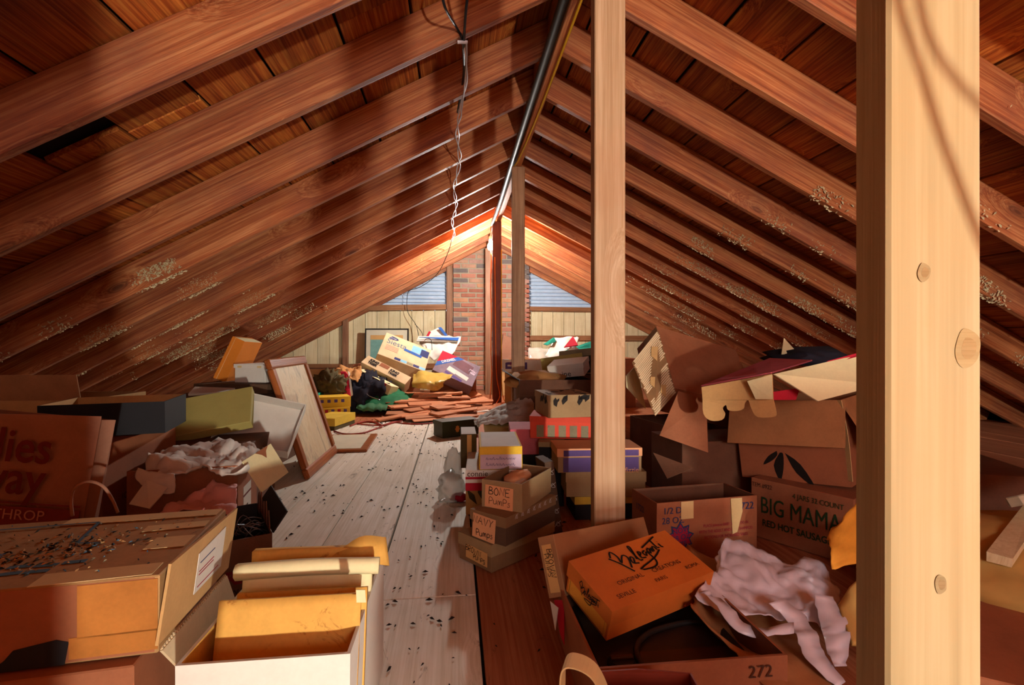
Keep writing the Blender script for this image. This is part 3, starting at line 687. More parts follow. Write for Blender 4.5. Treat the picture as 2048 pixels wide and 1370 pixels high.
# television in its open carton
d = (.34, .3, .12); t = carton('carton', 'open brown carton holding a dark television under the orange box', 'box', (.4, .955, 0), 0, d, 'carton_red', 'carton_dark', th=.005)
text(t, '272', .03, 'ink_brown', d, 'f', .12, .035, 0)
tv = thing('television', 'dark portable television with round dial lying in the carton', 'television', (.405, .965, .0055))
closed_box((.3, .26, .066), tv, 'tv', 'case', .006)
dl = MB().lathe([(.026, 0), (.026, .008), (.022, .014), (.0, .014)], 20, (-.105, -.085, .066)).build('dial', M['tv'], tv); MB().box(-.127, -.083, -.09, -.08, .078, .086).build('dial_grip', M['tv_wood'], dl, bevel=.002)
MB().box(-.065, .14, -.125, -.05, .066, .069).build('wood_panel', M['tv_wood'], tv, bevel=.002)
MB().tube([(-.07, -.12, .07), (-.065, -.05, .072), (-.02, 0, .072), (.06, .03, .07), (.12, .03, .07)], .006).build('cord', M['tv'], tv, smooth=True)
t = thing('paper_scrap', 'torn red and white paper wedged beside the television carton', 'paper')
sheet('red_paper', [at(1108, 1200, 1.08), at(1128, 1200, 1.06), at(1128, 1290, 1.0), at(1120, 1268, 1.02)], .002, 'crimson', t)
sheet('white_paper', [at(1100, 1202, 1.075), at(1116, 1215, 1.05), at(1110, 1260, 1.02)], .002, 'paper', t); base(t)
# small bag at the bottom of the picture
t = thing('gift_bag', 'small reddish-brown bag with pale fabric handle at the front', 'bag', (.245, .625, 0), (0, 0, -8))
v = [(-.055, -.05, 0), (.065, -.05, 0), (.065, .05, 0), (-.055, .05, 0), (-.06, -.045, .212), (.068, -.045, .218), (.075, .05, .2), (-.06, .05, .2), (0, -.055, .226), (.0, .05, .205)]
mesh('bag_body', v, [(0, 1, 5, 8, 4), (1, 2, 6, 5), (2, 3, 7, 9, 6), (3, 0, 4, 7), (3, 2, 1, 0)], M['vinyl'], t).modifiers.new('thickness', 'SOLIDIFY').thickness = .003
def band(pts, wv, m, par, nm, th=.002, sub=5):
    p = smooth_path(pts, sub); wv = Vector(wv); n = len(p); vv = [q - wv / 2 for q in p] + [q + wv / 2 for q in p]
    o = mesh(nm, vv, [(i, i + 1, n + i + 1, n + i) for i in range(n - 1)], M[m], par); s = o.modifiers.new('thickness', 'SOLIDIFY'); s.thickness = th; return o
band([(-.112, -.02, .17), (-.11, -.015, .21), (-.107, -.01, .247), (-.09, -.01, .252), (-.066, -.015, .24), (-.05, -.025, .205), (-.045, -.03, .16)], (.008, .024, .004), 'strap', t, 'handle')

# ------------------------------------------------------------------ right-hand cartons
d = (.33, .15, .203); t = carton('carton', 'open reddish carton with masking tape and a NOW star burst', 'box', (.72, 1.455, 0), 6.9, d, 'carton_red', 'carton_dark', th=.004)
text(t, '1/2 D', .026, 'ink_blue', d, 'f', -.115, .078, 0); text(t, '28 OZ', .026, 'ink_blue', d, 'f', -.113, .05, 0); text(t, '1722', .03, 'ink_blue', d, 'f', .125, .074, 0); text(t, '1722', .026, 'ink_blue', d, 'l', -.02, .06, 0)
star = [((.045 if k % 2 == 0 else .031) * math.cos(k * math.pi / 9), (.045 if k % 2 == 0 else .031) * math.sin(k * math.pi / 9)) for k in range(18)]
patchf(t, 0, 0, 'ink_blue', d, 'f', -.09, .0, 10, .001, 'star_burst_border', poly=star); sb = patchf(t, 0, 0, 'ink_crimson', d, 'f', -.09, 0, 10, .0018, 'star_burst', poly=[(a * .85, b * .85) for a, b in star])
for q, s in enumerate(('NOW', '28 OZ', 'SIZE')): text(sb, s, .021, 'ink_blue', d, 'f', -.088, .02 - q * .02, 8, .0025)
for q, s in enumerate(('PLACE Johnson BABY SHAMPOO IN', 'WITH THE ADULT AND BABY SHAMPOO', 'SECTIONS FOR INCREASED SALES')): text(t, s, .0125, 'ink_crimson', d, 'f', .06, .026 - q * .017, 0, sx=.78)
patchf(t, .04, .05, 'tape', d, 'f', -.068, .077, 0, .002, 'masking_tape'); patchf(t, 0, 0, 'tape', d, 'f', .095, .06, 0, .002, 'masking_tape', poly=[(-.02, .04), (.018, .04), (.02, .0), (.002, -.06), (-.014, -.065)])
d = (.31, .25, .198); t = carton('carton', 'brown BIG MAMA red hot sausage carton with green lettering', 'box', (1.194, 1.545, 0), -59.1, d, 'carton_red', 'carton_dark', opened=False)
text(t, 'BIG MAMA', .078, 'ink_green', d, 'f', .0, .012, 0, sx=.66); text(t, 'RED HOT SAUSAGE', .03, 'ink_green', d, 'f', -.01, -.045, 0, sx=.8, bold=.0006)
text(t, '4 JARS 32 COUNT', .023, 'ink_green', d, 'f', .055, .067, 0, sx=.8); text(t, 'ITEM #922', .02, 'ink_brown', d, 'f', -.118, .078, 0, sx=.8)
# carton with ribbon print, scalloped flap
d = (.34, .3, .27); t = carton('carton', 'large open carton with ribbon print and scalloped torn flap', 'box', (1.245, 1.64, .2), (2, -6, -56), d, 'carton_red', 'carton_inner', th=.005)
# outer flaps folded down over the two visible faces
flap(t, d, 'f', .15, 158, 'carton', name='front_flap', inset=-.012, th=.006); flap(t, d, 'r', .16, 155, 'carton', name='side_flap', th=.006)
rib = [[(-.02, .02), (-.05, .0), (-.07, -.03), (-.04, -.015), (-.02, .005)], [(-.01, .015), (-.035, -.03), (-.02, -.08), (-.005, -.04), (.0, .01)], [(.005, .015), (.05, -.02), (.085, -.09), (.035, -.05), (.01, .005)]]
for pl in rib: patchf(t, 0, 0, 'ink', d, 'f', -.02, -.055, 0, .001, 'ribbon_print', poly=smooth2(pl + [pl[0]])[:-1])
band([(.167, -.156, .27), (.172, -.155, .15), (.168, -.154, .02)], (.018, -.012, 0), 'tape', t, 'corner_tape', .0015)
# scalloped inner flap folded over the front edge
sc_pts = [(1403, 774)] + smooth2([(1405, 800), (1407, 828), (1421, 841), (1443, 840), (1449, 828), (1444, 817), (1452, 810), (1456, 820), (1472, 822), (1486, 818), (1489, 806), (1497, 801), (1503, 818), (1515, 834), (1546, 834), (1552, 826), (1546, 799)]) + [(1544, 748)]
s = thing('torn_flap', 'scalloped cardboard flap with red and white lid of the ribbon carton', 'cardboard')
f0 = sheet('scalloped_panel', [at(x, y, 1.50 - .16 * (x - 1403) / 141) for x, y in sc_pts], -.006, 'carton_tan', s)
sheet('white_tape', [at(1495, 762, 1.375), at(1544, 749, 1.32), at(1546, 798, 1.32), at(1512, 798, 1.36)], -.003, 'cream', s)
sheet('lid_panel', [at(1403, 773, 1.515), at(1544, 747, 1.35), at(1625, 722, 1.5), at(1540, 718, 1.75)], .004, 'pink', s)
sheet('white_panel', [at(1546, 749, 1.335), at(1634, 803, 1.31), at(1760, 770, 1.28), at(1760, 700, 1.36)], .005, 'cream', s)
sheet('red_band', [at(1655, 722, 1.345), at(1760, 694, 1.355), at(1760, 700, 1.345), at(1655, 730, 1.34)], .005, 'crimson', s)
sheet('red_patch', [at(1545, 784, 1.36), at(1600, 776, 1.37), at(1592, 800, 1.37), at(1546, 800, 1.36)], .003, 'crimson', s); base(s)
# contents poking out
blob('dark_bundle', (1.33, 1.78, .6), (.12, .1, .035), 'cloth_navy', None, .4, 6, 3); tag(base(bpy.data.objects['dark_bundle']), 'dark cloth bundle lying on top of the ribbon carton', 'cloth')
o = sheet('paper_cone', [at(1563, 710, 1.75), at(1568, 676, 1.76), at(1592, 702, 1.75)], .003, 'cream'); tag(base(o), 'pale paper corner sticking out above the ribbon carton', 'paper')
# torn corrugated box tipped on another carton
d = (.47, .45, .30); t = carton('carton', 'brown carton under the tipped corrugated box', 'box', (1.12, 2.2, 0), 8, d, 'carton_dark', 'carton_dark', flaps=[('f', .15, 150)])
d = (.411, .149, .324); t = carton('torn_carton', 'tipped carton with torn pale corrugated side', 'box', (.985, 1.87, .395), (-41.4, 14.2, 10.1), d, 'carton_red', 'carton_dark', opened=False)
patchf(t, .146, .32, 'torn_face', d, 'l', 0, 0, 0, .001, 'torn_paper_face')
t = thing('torn_corrugated_sheet', 'pale corrugated panel with its paper torn off, left of the tipped carton', 'cardboard')
qa, qc, qd, qe = at(1316, 661, 1.93), at(1351, 787, 1.77), at(1310, 833, 1.73), at(1264, 726, 1.88)
sheet('backing', [qa, qe, qd, qc], .004, 'torn_face', t)
nv = (qe - qa).cross(qc - qa).normalized(); nv = nv if nv.y < 0 else -nv
for i in range(30):
    f0 = (i + .5) / 30; a = qa.lerp(qc, f0); b = qe.lerp(qd, f0); r0, r1 = random.uniform(0, .06), random.uniform(.94, 1)
    if 13 <= i <= 15: r0 = random.uniform(.45, .6)
    if 19 <= i <= 22: r1 = random.uniform(.35, .6)
    MB().tube([a.lerp(b, r0) + nv * .003, a.lerp(b, r1) + nv * .003], .0036, 6, 1).build('corrugation', M['corru'], t)
for u, v, s_ in ((.3, .22, .05), (.65, .55, .035), (.4, .8, .04)):
    c0 = qa.lerp(qe, u).lerp(qc.lerp(qd, u), v) + nv * .008; e1 = (qe - qa).normalized() * s_; e2 = (qc - qa).normalized() * s_
    sheet('torn_scrap', [c0 - e1 * .5, c0 - e2 * .6 + e1 * .2, c0 + e1 * .5, c0 + e2 * .9], .002, 'carton_tan', t)
base(t)
sheet_t = thing('cardboard_flap', 'plain reddish cardboard flap hanging in front of the tipped carton', 'cardboard')
sheet('panel', [at(1357, 782, 1.66), at(1412, 800, 1.6), at(1416, 905, 1.6), at(1319, 871, 1.68)], .005, 'carton_red', sheet_t); base(sheet_t)
o = sheet('cardboard_sheet', [at(1252, 752, 1.95), at(1273, 730, 1.95), at(1292, 818, 1.9), at(1253, 775, 1.95)], .005, 'cream'); tag(base(o), 'small pale cardboard panel beside the torn corrugated side', 'cardboard')
o = sheet('cardboard_flap', [at(1306, 905, 1.72), at(1385, 935, 1.62), at(1334, 956, 1.62)], .005, 'carton_dark'); tag(base(o), 'dark triangular cardboard flap above the star burst carton', 'cardboard')
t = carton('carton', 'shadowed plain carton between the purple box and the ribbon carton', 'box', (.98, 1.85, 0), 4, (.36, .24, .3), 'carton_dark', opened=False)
# big cartons out to the right, behind the near post
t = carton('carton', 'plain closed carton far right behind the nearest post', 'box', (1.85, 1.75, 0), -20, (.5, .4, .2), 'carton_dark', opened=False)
t = carton('carton', 'low closed carton at the far right bottom behind the nearest post', 'box', (1.12, .78, 0), -35, (.4, .42, .12), 'carton_red', opened=False)
t = thing('leaning_frame', 'white-matted picture frame leaning at the far right', 'picture', (1.55, 1.2, .23), (62, 8, 28))
for a in ((-.2, -.16, 0, .3), (.16, .2, 0, .3), (-.2, .2, 0, .03), (-.2, .2, .27, .3)): MB().box(a[0], a[1], -.012, .012, a[2], a[3]).build('frame_bar', M['mat_board'], t, bevel=.003)
MB().box(-.165, .165, 0, .006, .025, .275).build('picture_sheet', M['skyprint'], t)
t = thing('wooden_strip', 'long pale strip lying across the heap at the far right', 'board', (1.42, 1.1, .2), (0, -3, 30)); MB().box(-.3, .3, -.02, .02, 0, .02, .002).build('strip', M['panel'], t)
o = blob('insulation_heap', (1.4, 1.08, .12), (.3, .22, .07), 'foam', None, .35, 9, 6); tag(base(o), 'heap of crumbled tan insulation at the far right', 'insulation')
# paper and plastic over the right-hand heap
o = drape('kraft_paper', G([(1378, 1085, 1.3), (1450, 1120, 1.25), (1540, 1130, 1.2)], [(1392, 1180, 1.03), (1480, 1200, 1.05), (1600, 1180, 1.1)], [(1395, 1215, .96), (1470, 1270, .95), (1620, 1260, .98)], [(1475, 1300, .86), (1540, 1310, .86), (1650, 1330, .88)], [(1555, 1385, .77), (1600, 1390, .77), (1680, 1390, .8)]), 'carton', n=6, amp=.008, freq=9, seed=2, jag=.006)
tag(base(o), 'torn sheet of brown kraft paper beneath the white plastic bag', 'paper')
t = thing('plastic_bag', 'crumpled white plastic bag draped over the kraft paper', 'plastic bag')
drape('bag', G([(1422, 1110, 1.16), (1445, 1072, 1.2), (1500, 1078, 1.2), (1560, 1108, 1.18), (1640, 1115, 1.16), (1680, 1160, 1.1)],
              [(1416, 1135, 1.08), (1450, 1118, 1.1), (1510, 1125, 1.1), (1570, 1140, 1.09), (1630, 1150, 1.08), (1690, 1190, 1.05)],
              [(1418, 1150, 1.02), (1460, 1165, 1.03), (1520, 1180, 1.02), (1575, 1185, 1.03), (1630, 1190, 1.03), (1680, 1210, 1.)],
              [(1402, 1178, .97), (1450, 1205, .96), (1500, 1225, .95), (1550, 1225, .95), (1610, 1215, .97), (1650, 1240, .95)]), 'plastic_white', t, 10, .015, 11, .0012, 4, jag=.004)
drape('handle', G([(1400, 1176, .975), (1415, 1184, .965)], [(1430, 1200, .94), (1450, 1195, .95)], [(1470, 1255, .9), (1490, 1240, .91)], [(1520, 1272, .885), (1530, 1252, .9)], [(1590, 1262, .89), (1590, 1240, .91)]), 'plastic_white', t, 5, .006, 30, .0012, 5)
drape('handle', G([(1540, 1205, .95), (1575, 1195, .96)], [(1580, 1235, .93), (1610, 1230, .94)], [(1600, 1270, .89), (1640, 1270, .9)], [(1622, 1320, .85), (1660, 1310, .86)], [(1680, 1365, .81), (1695, 1360, .82)]), 'plastic_white', t, 5, .008, 26, .0012, 6)
drape('handle', G([(1632, 1185, .98), (1670, 1190, .98)], [(1645, 1240, .93), (1690, 1225, .95)], [(1655, 1290, .88), (1704, 1270, .9)], [(1672, 1330, .84), (1700, 1330, .85)]), 'plastic_white', t, 5, .008, 24, .0012, 7); base(t)
o = drape('paper_bag', G([(1725, 1000, 1.2), (1690, 1030, 1.16), (1668, 1080, 1.12)], [(1760, 1060, 1.12), (1710, 1090, 1.1), (1655, 1110, 1.08)], [(1760, 1130, 1.08), (1720, 1130, 1.06), (1660, 1140, 1.06)]), 'bele_end', n=6, amp=.01, freq=13, seed=12, jag=.006); tag(base(o), 'torn orange-yellow paper bag left of the nearest post', 'paper')
o = drape('foam_sheet', G([(1760, 1120, 1.05), (1715, 1165, 1.02), (1690, 1215, .99)], [(1770, 1200, .98), (1725, 1220, .97), (1680, 1235, .96)], [(1770, 1300, .9), (1735, 1300, .9), (1700, 1295, .9)]), 'foam', n=6, amp=.006, freq=12, seed=15, th=.01); tag(base(o), 'pale yellow foam sheet beside the nearest post', 'foam')

# ------------------------------------------------------------------ left foreground
d = (.225, .335, .225); t = carton('file_carton', 'open white carton full of envelopes at the front', 'box', (-.26, .885, 0), 0, d, 'white_card', 'manila', th=.005)
def envelope(name, label, px, Y, m, z0, lean, th, flapm=None, n=1, parts=()):
    a, b = at(px[0], px[1], Y), at(px[2], px[3], Y + px[4] if len(px) > 4 else Y)
    w = (b - a).length; h = (a.z + b.z) / 2 - z0; mid = (a + b) / 2
    rz = math.degrees(math.atan2(b.y - a.y, b.x - a.x))
    t = thing(name, label, 'envelope', (mid.x, mid.y - h * math.sin(R(lean)), z0), (-lean, 0, rz))
    L = h / math.cos(R(lean)); rows = []
    grid = [[(-w / 2 + w * i / 3, random.uniform(-.003, .003), L * k / 3) for i in range(4)] for k in range(4)]
    drape('envelope_body', grid, m, t, 4, .0035, 9, th, int(Y * 37), False)
    return t, (w, th, L)
t, d = envelope('manila_envelope', 'spotted manila envelope with printed address, frontmost in the white carton', (440, 1203, 722, 1187), .80, 'manila', .01, 15, .008)
for q, s in enumerate(('NATIONWIDE COMMUNITY', 'of Avenue N. W., Suite', 'Washington, D. C. 20036')): text(t, s, .0085, 'ink_brown', d, 'f', .085 - .011 * q, -.01, 90, .007)
t, d = envelope('manila_envelope', 'manila envelope just behind the spotted one in the white carton', (476, 1190, 735, 1172), .85, 'manila', .02, 14, .012)
t, d = envelope('cream_envelope', 'thick cream padded envelope with folded top in the white carton', (494, 1145, 745, 1125), .92, 'cream', .02, 12, .03)
MB().tube([(-.12, -.012, d[2]), (0, -.016, d[2] + .004), (.12, -.012, d[2])], .014, 8, 5).build('folded_top', M['cream'], t, smooth=True)
t, d = envelope('manila_envelope', 'stained manila envelope at the back of the white carton', (508, 1105, 752, 1085), .975, 'manila', .02, 3, .02)
drape('folded_corner', [[(.02, -.02, d[2] - .02), (.08, -.01, d[2] + .02), (.13, .01, d[2] + .01)], [(.04, -.03, d[2] - .03), (.1, -.03, d[2] - .02), (.14, 0, d[2] - .04)]], 'manila', t, 5, .006, 15, .003, 3)
o = sheet('tape_strip', [at(712, 1180, .775), at(730, 1180, .775), at(732, 1205, .772), at(713, 1205, .772)], .002, 'cream'); tag(base(o), 'curling strip of pale tape on the front envelope', 'tape')
# worn carton with blue print, on another carton
d = (.5, .34, .205); t = carton('carton', 'brown carton below the worn blue-printed one', 'box', (-.72, .9, 0), 6.9, d, 'carton_red', 'carton_inner', opened=False)
sheet_l = thing('corrugated_flap', 'pale corrugated flap sticking out under the worn carton', 'cardboard')
pts = [(onz(319, 1302, .206), onz(450, 1152, .206)), (onz(357, 1340, .15), onz(466, 1198, .15))]
A0, A1 = pts[0]; B0, B1 = pts[1]
sheet('panel', [A0, B0, B1, A1], .004, 'corru', sheet_l)
nn = (B0 - A0).cross(A1 - A0).normalized() * -1
for i in range(34):
    f0 = (i + .5) / 34; a = A0.lerp(A1, f0); b = B0.lerp(B1, f0); MB().tube([a + Vector((0, 0, .003)), b + Vector((0, 0, .003))], .0028, 5, 1).build('corrugation', M['corru'], sheet_l)
base(sheet_l)
d = (.45, .302, .112); t = carton('worn_carton', 'large worn brown carton with blue print and peeling tape', 'box', (-.672, .905, .2085), 6.9, d, 'worn', 'carton_inner', opened=False)
patchf(t, .445, .108, 'carton_red', d, 'f', -.002, 0, 0, .001, 'front_panel')
strokes(t, [[(-.15, -.04), (-.1, .09), (.06, .095)], [(-.15, -.04), (-.03, -.035)], [(.06, .095), (.08, -.01), (.12, -.02)]], .006, 'ink_faded', d, 'u', -.04, .02, 0, .002, name='blue_frame_print')
for y0, n in ((-.075, 9), (-.095, 8), (-.02, 5)):
    for i in range(n): patchf(t, .03, .011, 'ink_faded', d, 'u', -.2 + i * .035, y0 + random.uniform(-.003, .003), random.uniform(-8, 8), .0016, 'blue_print')
for (u, v, w_, h_, r_) in ((.09, .128, .26, .035, 0), (.14, -.13, .15, .04, 2), (.17, .06, .1, .03, 4), (.19, -.02, .06, .05, 0)): patchf(t, w_, h_, 'tape', d, 'u', u, v, r_, .0018, 'packing_tape')
for (u, v, w_, h_) in ((.175, .015, .1, .075), (.17, -.035, .11, .03)): patchf(t, w_, h_, 'tape_brown', d, 'f', u, v, 0, .002, 'packing_tape')
patchf(t, 0, 0, 'black_card', d, 'f', .08, -.04, 0, .002, 'torn_hole', poly=[(-.06, -.016), (-.04, .0), (-.03, .012), (.02, .02), (.035, .015), (.03, -.016)])
strokes(t, [smooth2([(-.03, -.03), (-.02, .02), (.01, .03), (.03, .01), (.04, -.035)])], .008, 'ink_blue', d, 'f', -.19, -.015, 0, .002, name='blue_arch_print')
# crumbled cardboard chips on its top
mb = MB()
for i in range(330):
    u = random.gauss(.03, .05) if i % 3 else random.uniform(-.2, .2); v = random.gauss(-.02, .035) if i % 3 else random.uniform(-.13, .13)
    if abs(u) > .21 or abs(v) > .14: continue
    s = random.uniform(.002, .007); a = random.uniform(0, 3.14); c = Vector((u, v, d[2] + .0015)); e = Vector((math.cos(a), math.sin(a), random.uniform(0, .4))) * s; g = Vector((-math.sin(a), math.cos(a), random.uniform(0, .3))) * s * .35
    mb.add([c - e, c + g, c + e, c - g, c + Vector((0, 0, .002))], [(0, 1, 4), (1, 2, 4), (2, 3, 4), (3, 0, 4)])
o = mb.build('cardboard_crumbs', M['fleck'], t); o['kind'] = 'stuff'
for mm in ('carton_tan', 'greybox', 'ink_faded'): o.data.materials.append(M[mm])
for k, p in enumerate(o.data.polygons): p.material_index = (k // 4 * 7 // 3) % 4
# peeled side panel with address label
pp = [onz(316, 1293, .21), onz(458, 1135, .215), at(463, 1022, 1.05), at(343, 1128, .775)]
pp[1] = at(457, 1135, 1.03); pp[0] = at(316, 1292, .765); pp[2] = pp[3] + (pp[1] - pp[0])
s = thing('peeled_panel', 'peeled tan side panel with white address label on the worn carton', 'cardboard')
o = sheet('panel', pp, -.004, 'carton_tan', s); lp = [pp[0].lerp(pp[1], .38), pp[0].lerp(pp[1], .8)]; lq = [pp[3].lerp(pp[2], .36), pp[3].lerp(pp[2], .78)]
nrm = (pp[1] - pp[0]).cross(pp[3] - pp[0]).normalized(); off = nrm * .0012 * (1 if nrm.x > 0 else -1)
q0 = lp[0].lerp(lq[0], .22); q1 = lp[1].lerp(lq[1], .22); q2 = lp[1].lerp(lq[1], .86); q3 = lp[0].lerp(lq[0], .8)
al = sheet('address_label', [q + off for q in (q0, q1, q2, q3)], .001, 'paper', s)
for a, mm in ((.12, 'ink_crimson'), (.42, 'ink_crimson'), (.5, 'ink_crimson'), (.72, 'ink_blue')):
    e0, e1 = q0.lerp(q3, a).lerp(q1.lerp(q2, a), .08), q0.lerp(q3, a).lerp(q1.lerp(q2, a), .85 if a < .2 else .6); MB().tube([e0 + off * 2, e1 + off * 2], .0009, 4, 1).build('printed_line', M[mm], al)
base(s)
# dark carton of wire hangers
d = (.25, .29, .17); t = carton('carton', 'dark brown carton with red RIES lettering and torn flap', 'box', (-.646, 1.42, 0), 27, d, 'carton_dark', 'charcoal', flaps=[('r', .06, 35)])
text(t, 'RIES', .045, 'ink_darkred', d, 'f', .06, -.01, 0, bold=.002); text(t, 'WASH. 98', .018, 'ink', d, 'f', .07, -.045, 0)
for i in range(5): patchf(t, .02, .05, 'carton_dark', d, 'r', -.1 + i * .05, .1 + .012 * (i % 2), 8 * (i % 3), .0, 'torn_edge', .003, poly=[(-.025, -.03), (.025, -.03), (.02, .01), (.004, .03), (-.01, .005)])
t = thing('wire_tangle', 'tangle of thin steel wire in the dark carton', 'wire', (-.565, 1.44, .1))
for i in range(7):
    a0 = random.uniform(0, 6); c = Vector((random.uniform(-.03, .03), random.uniform(-.04, .04), random.uniform(.0, .05)))
    MB().tube([c + Vector((math.cos(a0 + k * .9) * random.uniform(.03, .05), math.sin(a0 + k * .9) * random.uniform(.03, .05), random.uniform(-.01, .04))) for k in range(8)], .0014, 4, 4).build('wire', M['steel'], t, smooth=True)
# kraft shopping bag
t = thing('shopping_bag', 'kraft paper shopping bag with red lettering at the left edge', 'bag', (-1.155, 1.345, 0), (-4, 7, 2)); W2, D2, H2 = .215, .03, .5
v = [(-W2, -D2, 0), (W2, -D2, 0), (W2, D2, 0), (-W2, D2, 0), (-W2, -D2, H2), (W2, -D2, H2 + .004), (W2, D2, H2 - .01), (-W2, D2, H2 - .01), (-W2, 0, H2 - .01), (W2 - .025, 0, H2 - .01), (-W2, 0, 0), (W2, 0, 0), (0, -D2 - .012, H2 - .01), (.1, -D2 + .006, H2 * .5), (-.1, -D2 - .006, H2 * .5)]
mesh('bag_body', v, [(0, 1, 13, 14), (1, 5, 13), (5, 12, 13), (12, 4, 14), (4, 0, 14), (12, 14, 13), (1, 11, 9, 5), (11, 2, 6, 9), (2, 3, 7, 6), (3, 10, 8, 7), (10, 0, 4, 8), (3, 2, 11, 1, 0, 10)], M['kraft'], t).modifiers.new('thickness', 'SOLIDIFY').thickness = .0015
dd = (.43, 2 * D2 + .012, H2)
patchf(t, .42, .26, 'kraft_red', dd, 'f', 0, -.106, 0, .004, 'red_band'); patchf(t, .42, .004, 'kraft_red', dd, 'f', 0, .033, 0, .004, 'red_line')
text(t, 'lies', .112, 'ink_red', dd, 'f', .068, .165, 0, .0085, sx=.84, bold=.0015); text(t, 'way', .112, 'ink_red', dd, 'f', .05, .09, 0, .0085, sx=.84, bold=.0015); text(t, 'LOTHROP', .034, 'ink_pale', dd, 'f', .06, .006, 0, .0085)
MB().tube([(-.17, -.06, H2 - .05), (-.14, -.05, H2 + .03), (-.05, -.04, H2 + .075), (-.03, -.04, H2 + .05), (-.07, -.06, H2 - .03)], .0035).build('handle', M['kraft'], t, smooth=True)
o = MB().tube([at(145, 1032, 1.2), at(142, 1000, 1.2), at(150, 975, 1.2), at(175, 963, 1.21), at(205, 972, 1.22), at(225, 1000, 1.23), at(236, 1026, 1.23)], .0035).build('bag_handle', M['kraft'], smooth=True); tag(base(o), 'twisted paper handle rising behind the worn carton', 'handle')
# cartons behind the bag
d = (.36, .4, .35); t = carton('carton', 'brown moving carton with hand hole right of the shopping bag', 'box', (-1.235, 1.83, 0), 0, d, 'carton_red', 'carton_inner', opened=False)
patchf(t, .07, .03, 'ink', d, 'r', -.02, .06, 0, .001, 'hand_hole', poly=[(-.03, -.013), (.03, -.013), (.036, 0), (.03, .013), (-.03, .013), (-.036, 0)]); text(t, '10 RECORDS', .03, 'ink_brown', d, 'r', -.03, -.005, 0)
flap(t, d, 'f', .2, 172, 'carton_red', name='front_flap')
d = (.34, .27, .105); t = carton('open_tray', 'shallow open carton with black outer sides', 'box', (-1.175, 1.905, .354), 14, d, 'black_card', 'carton_tan', th=.003)
d = (.55, .35, .44); t = carton('carton', 'open tan carton behind the shopping bag', 'box', (-1.68, 2.28, 0), -4, d, 'carton_tan', 'carton_inner', flaps=[('f', .1, 12)])
# carton with clothes
d = (.3, .25, .275); t = carton('carton', 'brown carton with packing label overflowing with white clothes', 'box', (-.845, 1.755, 0), 8.6, d, 'carton_red', 'carton_inner')
pl = patchf(t, .1, .16, 'paper', d, 'r', -.01, -.03, 0, .001, 'packing_label'); patchf(pl, .1, .006, 'ink_red', d, 'r', -.01, .02, 0, .0018, 'printed_line')
for q in range(5): patchf(pl, .05, .008, 'ink_brown', d, 'r', -.03 + .012 * q, -.02 - q * .015, 0, .0018, 'printed_line')
d2 = (.133, .004, .114); o = thing('card_flap', 'square cream card flap tilted at the right of the clothes carton', 'cardboard', (-.582, 1.701, .206), (-26.2, -13.2, 71.2)); closed_box(d2, o, 'cream', 'panel', .0008, .0005); patchf(o, 0, 0, 'carton_red', d2, 'f', .02, .045, 0, .001, 'torn_patch', poly=[(-.03, .012), (-.01, -.004), (0, -.02), (.012, .0), (.03, .012)])
o = drape('white_clothes', G([(295, 905, 1.72), (330, 885, 1.8), (400, 872, 1.9), (470, 868, 1.95), (510, 880, 1.92), (540, 898, 1.85)],
                             [(275, 935, 1.62), (330, 905, 1.68), (400, 893, 1.75), (460, 893, 1.78), (505, 905, 1.75), (525, 915, 1.74)],
                             [(272, 945, 1.6), (330, 938, 1.58), (395, 920, 1.6), (420, 925, 1.6), (455, 940, 1.59), (475, 925, 1.62)]), 'cloth_white', n=8, amp=.022, freq=12, th=.004, seed=8, jag=.006); tag(base(o), 'heap of crumpled white clothes on the packing-label carton', 'clothes')
o = sheet('white_folder', [at(258, 1008, 1.5), at(293, 960, 1.54), at(335, 975, 1.53), at(298, 1017, 1.48)], .004, 'paper'); tag(base(o), 'white folder hanging down left of the clothes carton', 'folder')
o = drape('shirt_sleeve', G([(275, 935, 1.6), (300, 940, 1.59), (345, 945, 1.57)], [(268, 955, 1.58), (300, 965, 1.56), (345, 965, 1.55)], [(285, 970, 1.56), (320, 985, 1.54), (345, 985, 1.54)]), 'cloth_white', n=6, amp=.008, freq=16, th=.003, seed=11); tag(base(o), 'white sleeve hanging over the edge of the clothes carton', 'clothes')
o = drape('pink_cloth', G([(392, 975, 1.58), (425, 950, 1.6), (440, 960, 1.6), (470, 958, 1.6)], [(340, 995, 1.52), (390, 985, 1.54), (430, 980, 1.55), (474, 985, 1.55)], [(300, 1022, 1.45), (360, 1005, 1.47), (420, 1010, 1.47), (474, 1012, 1.48)]), 'cloth_pink', n=8, amp=.018, freq=13, th=.003, seed=3, jag=.004); tag(base(o), 'shiny pink cloth crumpled in front of the clothes carton', 'cloth')
# garment boxes on the left heap
d = (.46, .32, .27); t = carton('carton', 'brown carton supporting the garment boxes', 'box', (-1.03, 2.2, 0), 5, d, 'carton_dark', opened=False)
d = (.363, .039, .214); t = thing('garment_box', 'olive-yellow garment box tilted toward the viewer', 'box', (-1.008, 2.13, .291), (-51.7, -9.8, 11.1)); closed_box(d, t, 'khaki', 'lid', .002)
MB().box(-.176, .176, .018, .022, .005, .209).build('dark_backing', M['charcoal'], t)
t = thing('garment_box', 'white garment box lying open behind the olive-yellow one', 'box', (-.845, 2.3, .29), (52, 14, 6)); open_box((.3, .24, .06), .003, t, 'white_card', 'paper')
o = sheet('flat_white_box', [at(376, 788, 2.5), at(390, 773, 2.6), at(470, 776, 2.6), at(440, 784, 2.5)], .01, 'paper'); tag(base(o), 'white box lid peeking out behind the olive-yellow box', 'box lid')
d = (.45, .42, .395); t = carton('carton', 'dark carton carrying the orange and the white boxes', 'box', (-1.17, 2.86, 0), -4, d, 'carton_dark', opened=False)
